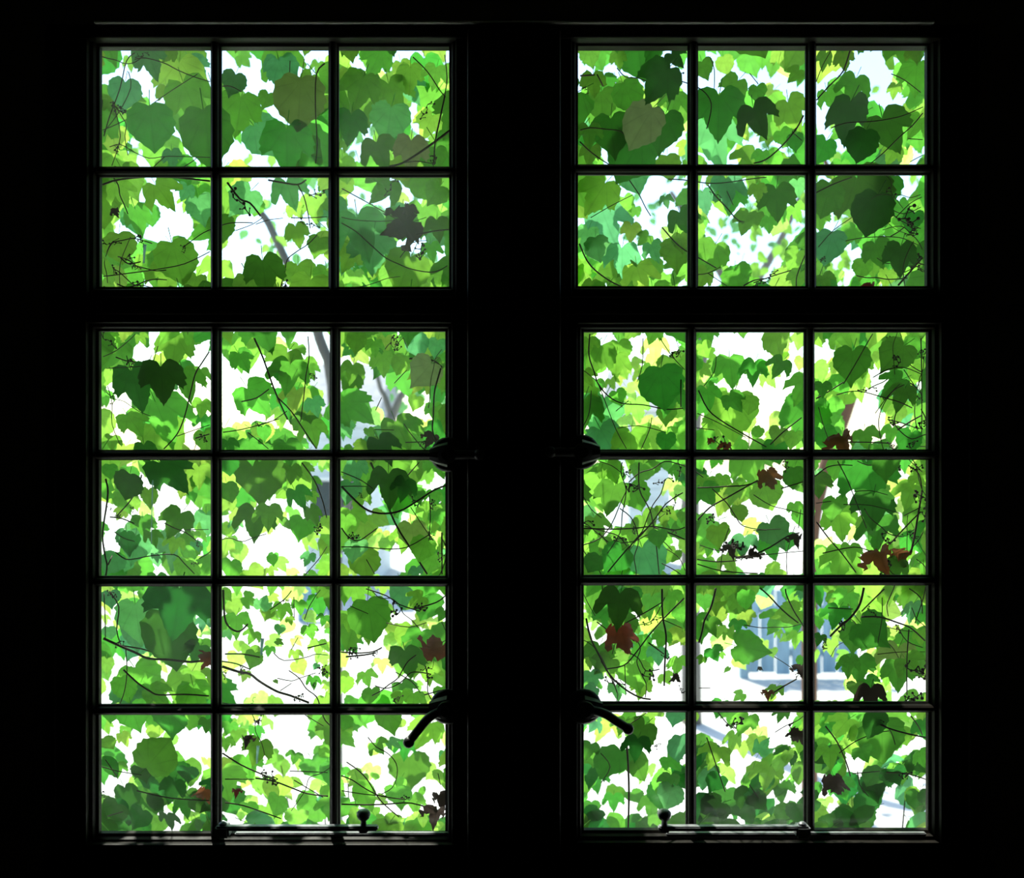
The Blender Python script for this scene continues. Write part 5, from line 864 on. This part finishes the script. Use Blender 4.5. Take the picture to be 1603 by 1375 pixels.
28 -749 304 1587 -729 289 1574 -710 286 1569 -701 304 1559 -681 293 1549 -662 289 1542;
011 -759 349 1824 -738 337 1814 -723 336 1801 -714 352 1791 -693 347 1789 -674 347 1784;
212 -721 276 1649 -706 283 1643 -687 282 1640 -672 289 1634 -649 275 1629 -631 273 1621;
012 -685 184 1769 -668 183 1763 -651 182 1767 -635 184 1774 -615 176 1776 -601 190 1777;
28 -678 115 1618 -666 130 1620 -644 117 1620 -628 119 1621 -610 115 1626 -607 130 1642;
012 -734 309 2005 -736 304 1985 -724 297 1967 -722 300 1949 -715 302 1932 -706 296 1914;
012 -758 333 1851 -754 349 1870 -735 350 1875 -715 346 1878 -694 339 1873 -677 343 1868;
08 -739 284 1785 -739 279 1803 -743 279 1821 -735 270 1837 -730 276 1856 -716 280 1866;
011 -702 235 1825 -682 228 1818 -670 236 1809 -646 218 1801 -633 231 1799 -614 228 1800;
010 -748 254 2192 -724 237 2180 -708 243 2178 -691 241 2171 -678 255 2179 -663 254 2190;
210 -675 98 1753 -684 109 1738 -686 103 1720 -690 102 1704 -699 99 1690 -712 100 1679;
011 -713 248 2098 -700 250 2086 -680 245 2087 -662 240 2076 -654 233 2057 -661 248 2043;
08 -652 88 2047 -647 99 2035 -638 96 2020 -640 96 2003 -637 92 1985 -633 90 1968;
510 169 331 1196 168 321 1223 166 333 1248 150 319 1271 134 322 1291 126 317 1317 108 330 1334;
312 213 280 1421 232 278 1438 258 294 1445 278 277 1459 305 290 1454 330 295 1445 349 282 1430;
58 149 245 1183 136 243 1206 125 246 1228 107 230 1249 99 235 1272 86 236 1293 74 232 1315;
37 195 261 1242 202 271 1266 208 260 1291 222 264 1312 237 262 1333 258 272 1349 277 265 1365;
311 210 282 1304 194 284 1323 170 293 1330 144 278 1338 120 278 1347 103 293 1364 91 280 1388;
38 178 207 1274 173 193 1299 163 188 1323 145 194 1339 126 202 1353 101 189 1356 78 198 1361;
311 277 270 1425 270 270 1401 255 268 1380 247 284 1355 237 277 1332 220 270 1313 208 277 1290;
58 125 319 1130 148 319 1117 164 312 1098 176 318 1074 185 311 1051 196 313 1027 189 305 1004;
59 125 93 1258 103 98 1264 81 105 1269 57 102 1270 36 102 1281 28 101 1303 25 106 1325;
510 261 193 1283 281 183 1273 301 190 1257 311 186 1236 309 191 1210 309 197 1185 310 187 1162;
310 159 287 1328 178 289 1310 203 284 1310 228 288 1314 250 276 1326 275 287 1314 292 279 1296;
512 151 234 1174 171 236 1158 186 228 1141 204 230 1123 226 238 1108 239 238 1086 262 229 1091;
59 285 327 1204 275 336 1178 258 321 1160 235 339 1150 208 332 1145 194 322 1124 188 337 1096;
311 194 256 1375 214 260 1359 224 252 1337 227 253 1312 221 265 1286 224 259 1262 223 264 1236;
48 -517 239 1029 -496 241 1024 -477 254 1015 -462 247 998 -460 249 974 -449 248 954 -443 245 933;
29 -526 126 1299 -512 139 1308 -498 138 1326 -478 138 1332 -455 129 1327 -437 140 1333 -416 138 1339;
59 621 320 1000 595 313 1000 574 322 994 547 309 993 533 325 975 507 308 970 487 310 957;
411 -160 308 1080 -155 299 1059 -156 309 1033 -145 303 1014 -126 290 1002 -108 309 984 -85 292 979;
110 189 255 2168 204 249 2150 228 261 2152 251 265 2147 269 262 2161 284 260 2177 304 256 2187;
312 478 228 1412 497 218 1419 518 216 1426 540 225 1436 556 216 1450 581 226 1454 604 227 1453;
19 692 144 1716 681 142 1735 670 146 1753 659 127 1772 661 133 1794 672 144 1817 682 144 1836;
111 484 92 1804 473 82 1783 466 79 1763 468 86 1743 471 93 1723 486 90 1708 491 77 1687;
413 -332 339 955 -351 342 970 -361 350 991 -368 343 1015 -388 348 1029 -400 342 1050 -420 344 1064;
511 219 313 1155 227 298 1136 237 304 1113 229 294 1092 237 299 1069 247 298 1048 247 313 1021;
011 -413 224 1752 -409 227 1775 -404 232 1797 -399 229 1819 -379 218 1832 -360 214 1843 -345 222 1861;
37 366 348 1793 348 346 1776 344 345 1752 325 344 1737 314 343 1716 308 338 1692 316 355 1670;
39 137 181 1584 136 181 1562 132 180 1540 123 187 1520 117 184 1499 108 171 1478 110 171 1456;
59 749 334 1184 756 327 1163 776 332 1146 780 323 1125 783 327 1101 797 337 1077 794 339 1053;
010 -464 244 1887 -484 235 1886 -507 235 1884 -531 243 1878 -549 232 1867 -569 236 1855 -587 235 1841;
111 328 129 2023 336 142 2048 336 132 2067 325 132 2085 307 133 2097 286 125 2101 267 131 2112;
412 -296 245 921 -275 231 912 -260 240 893 -249 247 872 -235 236 856 -219 237 840 -202 241 824;
49 -245 146 993 -231 150 975 -212 146 966 -196 135 952 -195 142 929 -204 149 906 -222 146 896;
09 -512 274 2075 -529 274 2060 -539 257 2037 -561 273 2026 -571 257 2004 -595 272 1995 -612 266 1981;
08 -336 273 1755 -316 280 1768 -294 280 1775 -270 269 1777 -249 280 1785 -228 286 1794 -203 271 1795;
48 -289 127 966 -302 120 952 -317 109 943 -341 127 930 -346 120 912 -356 111 897 -369 116 878;
59 595 276 1162 616 274 1172 636 285 1153 654 278 1144 672 267 1137 691 271 1121 703 273 1101;
48 -154 80 1191 -166 94 1201 -178 79 1214 -186 85 1228 -199 84 1238 -216 85 1238 -229 84 1249;
47 -119 135 1191 -112 142 1174 -103 137 1160 -91 141 1147 -77 139 1137 -65 135 1125 -53 143 1111;
412 -165 170 1128 -179 170 1117 -187 159 1105 -198 176 1086 -211 161 1079 -224 159 1069 -241 170 1058;
411 -139 168 1095 -157 170 1098 -174 167 1098 -187 170 1085 -201 171 1075 -218 167 1071 -237 179 1073;
210 -116 140 1448 -130 141 1457 -139 136 1472 -151 136 1485 -162 132 1498 -174 142 1512 -183 140 1526;
49 -119 145 1331 -112 141 1316 -113 148 1297 -117 140 1282 -126 142 1266 -142 136 1261 -158 142 1253;
49 -117 236 1142 -133 238 1132 -147 247 1119 -165 237 1121 -183 244 1117 -201 245 1114 -219 248 1106;
27 -137 80 1551 -135 89 1568 -134 80 1584 -132 78 1601 -129 87 1617 -126 92 1634 -116 94 1648;"""
TENDRILS = """
3722 146 1578 28;3698 302 1485 21;3666 194 1530 20;3732 240 1575 16;3688 279 1452 27;3704 323 1469 27;5654 201 1283 23;5624 156 1016 22;
3632 100 1631 23;3716 269 1328 14;5697 308 1252 23;3693 118 1534 27;5729 344 1140 17;3773 309 1355 28;3690 258 1684 17;3635 234 1589 20;
5780 339 1249 18;1665 295 1927 26;1721 220 1811 28;1726 209 1795 23;1689 272 1949 25;1770 319 1913 24;1704 219 1864 16;2-731 295 1574 16;
0-757 343 1823 24;2-687 282 1640 28;0-652 186 1768 19;0-695 342 1874 24;0-731 279 1856 20;0-666 227 1808 16;0-660 246 2188 15;0-710 240 2095 17;
0-653 93 2048 22;3305 285 1454 22;586 238 1293 19;5209 262 1291 21;392 286 1388 14;3126 197 1353 25;3278 276 1425 22;5186 315 1050 23;5307 188 1186 15;
3203 283 1310 25;5238 235 1087 24;5259 330 1158 21;4-160 300 1082 15;1468 86 1743 16;5218 304 1156 26;0-408 222 1774 27;3314 347 1669 28;
5784 329 1100 30;0-587 236 1841 15;1267 135 2113 23;0-542 265 2039 29;5595 276 1162 24;4-186 88 1228 25;4-140 172 1094 21;2-152 141 1485 16;
0-643 122 1796 17;0-463 145 1904 31;0-691 187 2011 18;0-308 86 1905 25;0-163 243 1840 29;0-142 124 2054 21;0-132 178 1977 25;0-338 100 1856 20;
0-201 113 1922 20;1424 185 1771 21;1353 174 1920 14;1379 94 1859 10;1122 127 2087 14;1707 207 1896 36;1482 168 2026 10;1583 228 2147 11;
1537 177 1810 14;1686 160 1861 25;1438 156 1774 21;2-575 151 1622 8;2-451 209 1525 14;2-530 157 1503 17;2-689 152 1669 21;2-172 162 1392 19;
2-141 224 1382 18;2-267 209 1402 11;2-272 172 1332 21;2-336 186 1345 21;2-142 207 1328 16;2-186 101 1657 17;4-126 247 1295 18;2-338 136 1607 14;
2-652 96 1373 13;2-637 120 1383 11;4-558 204 1281 12;2-550 187 1320 13;2-717 237 1380 9;2-196 110 1657 19;3212 112 1424 31;3249 87 1387 17;
3286 208 1393 16;3203 99 1347 13;3288 247 1332 13;3347 127 1504 24;3372 125 1315 31;3354 240 1355 22;3200 178 1564 9;5423 230 1293 26;3188 87 1442 17;
3646 159 1329 25;3704 179 1392 25;3729 245 1325 22;3667 82 1453 20;3693 170 1497 21;3486 204 1450 21;3726 238 1647 18;4-645 81 1162 16;
4-636 240 1037 12;4-403 91 939 22;4-720 233 1221 20;4-691 146 897 15;4-444 86 1118 15;4-370 173 1052 18;4-443 159 1053 9;4-334 211 1095 17;
4-494 174 1089 15;4-383 135 1226 10;4-333 122 1091 11;4-405 112 932 24;4-154 163 1210 23;4-279 232 1129 20;4-241 214 1127 17;4-263 115 1134 18;
4-177 83 910 14;4-431 159 1023 15;4-327 161 1104 19;4-199 191 1051 19;5216 143 1202 9;5243 116 985 13;5388 181 998 31;5268 212 1113 15;
5289 171 1067 15;5344 240 1181 8;5496 183 1090 14;5668 85 1127 33;5518 105 1161 18;5713 216 1044 31;5497 184 998 27;5721 216 1084 27;5615 161 1204 15;
5668 128 938 22;"""

VN = [('ivy_vine', 'ivy vine with broad overlapping leaves behind the upper left six-pane light', -0.72, 0.10),
      ('ivy_vine', 'ivy vine with broad overlapping leaves behind the upper right six-pane light', 0.72, 0.10),
      ('ivy_vine', 'ivy vine behind the upper two pane rows of the lower left casement', -0.80, 0.14),
      ('ivy_vine', 'ivy vine behind the upper two pane rows of the lower right casement', 0.80, 0.14),
      ('ivy_vine', 'ivy vine behind the lower two pane rows of the lower left casement', -0.02, 0.12),
      ('ivy_vine', 'ivy vine behind the lower two pane rows of the lower right casement', 0.05, 0.12),
      ('leafy_shrub', 'dark dense shrub below the ivy at the bottom left corner pane', -0.75, 0.8),
      ('leafy_shrub', 'bright airy shrub at the foot of the lower left casement, two panes wide', -0.30, 0.85),
      ('leafy_shrub', 'dark shrub at the foot of the lower right casement beside the central post', 0.28, 0.8),
      ('leafy_shrub', 'dark shrub at the bottom right corner pane', 0.80, 0.8)]
ROOT = []
for i, (nm, lb, x, y) in enumerate(VN):
    e = tag(empty(nm, (x, y, GZ)), lb, 'vine' if nm == 'ivy_vine' else 'shrub', 'ivy vines over the window' if nm == 'ivy_vine' else 'shrubs below the window')
    ROOT.append(e)
spots = {i: [] for i in range(len(VN))}
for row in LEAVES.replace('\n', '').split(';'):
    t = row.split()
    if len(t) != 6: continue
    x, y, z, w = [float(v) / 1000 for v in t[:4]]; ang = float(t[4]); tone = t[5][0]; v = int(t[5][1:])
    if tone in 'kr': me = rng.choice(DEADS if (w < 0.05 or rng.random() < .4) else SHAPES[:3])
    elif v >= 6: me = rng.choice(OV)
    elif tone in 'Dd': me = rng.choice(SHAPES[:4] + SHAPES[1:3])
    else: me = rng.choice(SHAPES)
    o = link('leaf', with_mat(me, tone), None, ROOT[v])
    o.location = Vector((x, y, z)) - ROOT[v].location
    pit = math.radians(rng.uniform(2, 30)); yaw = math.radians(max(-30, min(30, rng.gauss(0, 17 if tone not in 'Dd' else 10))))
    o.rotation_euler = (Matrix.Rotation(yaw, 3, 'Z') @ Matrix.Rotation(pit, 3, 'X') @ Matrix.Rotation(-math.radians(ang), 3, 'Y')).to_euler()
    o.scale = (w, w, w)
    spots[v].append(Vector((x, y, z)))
for row in STEMS.replace('\n', '').split(';'):
    t = row.split()
    if len(t) < 7: continue
    v = int(t[0][0]); r = int(t[0][1:]) / 1e4
    n = [float(a) / 1000 for a in t[1:]]
    pts = [Vector(n[i:i+3]) - ROOT[v].location for i in range(0, len(n), 3)]
    bm = bmesh.new(); tube(bm, catmull(pts, 3), r, r*0.85, 5)
    link('stem', bm_mesh('stem', bm, True), M['stem'], ROOT[v])
def tendril_mesh(seed):
    r = random.Random(seed); bm = bmesh.new(); hub = [Vector((0, 0, 0))]
    for k in range(9):
        s = r.choice(hub); d = Vector((r.gauss(0, 1), r.gauss(0, .6), r.gauss(0, 1))).normalized()
        p = [s, s + d*.18 + Vector((r.uniform(-.06, .06), 0, r.uniform(-.06, .06))), s + d*.38 + Vector((r.uniform(-.1, .1), 0, r.uniform(-.1, .1)))]
        tube(bm, p, .036, .022, 4); hub.append(p[-1])
        bmesh.ops.create_icosphere(bm, subdivisions=1, radius=r.uniform(.05, .11), matrix=Matrix.Translation(p[-1]))
    return bm_mesh('tendril', bm)
TM = [tendril_mesh(s) for s in range(5)]
for row in TENDRILS.replace('\n', '').split(';'):
    t = row.split()
    if len(t) != 4: continue
    v = int(t[0][0]); x = float(t[0][1:])/1000; y, z, s = [float(a)/1000 for a in t[1:]]
    o = link('tendril', rng.choice(TM), M['tendril'], ROOT[v]); o.location = Vector((x, y, z)) - ROOT[v].location
    o.scale = (s, s, s); o.rotation_euler = (0, rng.uniform(0, 6.28), 0)
# woody main stems: ivy climbs the wall behind the frame, shrubs rise from the ground
for i, (nm, lb, x, y) in enumerate(VN):
    if nm == 'ivy_vine':
        zs = [0, .8, 1.5, 2.2, (3.55 if i < 2 else 3.0 if i < 4 else 2.75)]
        pts = [Vector((0.02*math.sin(3*k + i), 0.015*math.cos(2*k + i), z)) for k, z in enumerate(zs)]
        bm = bmesh.new(); tube(bm, catmull(pts, 4), .016, .008, 8); link('main_stem', bm_mesh('main_stem', bm, True), M['stem'], ROOT[i])
    else:
        low = sorted(spots[i], key=lambda p: p.z)
        for k in range(4):
            q = rng.choice(low[:len(low)//3]) - ROOT[i].location
            b = Vector((rng.uniform(-.06, .06), rng.uniform(-.06, .06), 0))
            bm = bmesh.new(); tube(bm, catmull([b, b*1.2 + Vector((q.x*.25, q.y*.25, q.z*.45)), Vector((q.x*.7, q.y*.7, q.z*.8)), q], 4), .006, .0015, 6); link('branch', bm_mesh('branch', bm, True), M['stem'], ROOT[i])

# ---------------------------------------------------------------- trees beyond
def tree(label, base, limbs, mat, clusters, tone, seed, lw, n):
    r = random.Random(seed); t = tag(empty('tree', base), label, 'tree'); b = Vector(base)
    for i, (pts, r0, r1) in enumerate(limbs):
        bm = bmesh.new(); tube(bm, catmull([Vector(p) - b for p in pts], 4), r0, r1, 8); link('trunk' if i == 0 else 'limb', bm_mesh('limb', bm, True), mat, t)
    V = []; Fc = []; hf = OVATE
    for c, rad, share in clusters:
        for k in range(int(n*share)):
            while True:
                q = Vector((r.uniform(-1, 1), r.uniform(-1, 1), r.uniform(-1, 1)))
                if q.length < 1: break
            p = Vector(c) - b + Vector((q.x*rad[0], q.y*rad[1], q.z*rad[2]))
            rot = Matrix.Rotation(r.gauss(0, .6), 3, 'Z') @ Matrix.Rotation(r.uniform(-.2, .9), 3, 'X') @ Matrix.Rotation(r.gauss(0, .8), 3, 'Y'); s = lw*r.uniform(.7, 1.3); k0 = len(V)
            prof = [(0,.5),(.3,.25),(.34,-.1),(0,-.6),(-.34,-.1),(-.3,.25)]
            for a, z in prof: V.append(tuple(p + rot @ Vector((a, abs(a)*.25, z))*s))
            Fc += [(k0, k0+1, k0+2, k0+3), (k0, k0+3, k0+4, k0+5)]
    o = link('foliage', mesh_from('foliage', V, Fc), LM[tone], t); o['kind'] = 'stuff'
    return t
def P(px, py, Y): return (X(px, Y), Y, Z(py, Y))
Y = 6.0
tree('slim tree with a forked grey trunk beyond the lower left casement', (X(527, Y), Y, GZ),
     [([(X(527, Y), Y, GZ), P(527, 1000, Y), P(528, 860, Y), P(560, 765, Y), P(605, 690, Y), P(613, 650, Y)], .045, .034), ([P(613, 655, Y), P(603, 622, Y), P(592, 595, Y), P(570, 470, Y)], .022, .012), ([P(613, 655, Y), P(625, 625, Y), P(640, 590, Y), P(660, 460, Y)], .030, .016)],
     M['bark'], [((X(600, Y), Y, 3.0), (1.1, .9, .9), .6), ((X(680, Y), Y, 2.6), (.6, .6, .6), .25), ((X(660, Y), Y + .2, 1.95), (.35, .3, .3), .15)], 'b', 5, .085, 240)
Y = 5.0
tree('tree with a leaning red-brown trunk beyond the lower right casement', (X(1268, Y), Y, GZ),
     [([(X(1268, Y), Y, GZ), P(1268, 900, Y), P(1285, 760, Y), P(1322, 650, Y), P(1338, 605, Y), P(1352, 560, Y), P(1372, 430, Y)], .052, .032), ([P(1372, 430, Y), P(1330, 330, Y), P(1280, 230, Y)], .025, .012)],
     M['redbark'], [((X(1380, Y), Y, 2.9), (.9, .8, .8), .7), ((X(1230, Y), Y, 2.6), (.5, .5, .5), .3)], 'm', 6, .08, 240)
Y = 3.6
tree('young tree with a pale slanting stem beyond the upper left light', (X(525, Y), Y, GZ),
     [([(X(525, Y), Y, GZ), P(525, 700, Y), P(500, 530, Y), P(480, 480, Y), P(462, 440, Y), P(430, 370, Y), P(410, 335, Y), P(370, 300, Y), P(330, 240, Y)], .03, .012)],
     M['bark'], [((X(330, Y), Y, 2.75), (.7, .5, .45), 1.0)], 'l', 7, .06, 70)
Y = 9.0
tree('pale bushy tree far behind the upper right light', (X(1083, Y), Y, GZ),
     [([(X(1083, Y), Y, GZ), P(1082, 700, Y), P(1110, 500, Y), P(1160, 460, Y)], .10, .06), ([P(1160, 480, Y), P(1100, 380, Y), P(1050, 300, Y)], .05, .02), ([P(1160, 480, Y), P(1220, 380, Y), P(1260, 290, Y)], .05, .02)],
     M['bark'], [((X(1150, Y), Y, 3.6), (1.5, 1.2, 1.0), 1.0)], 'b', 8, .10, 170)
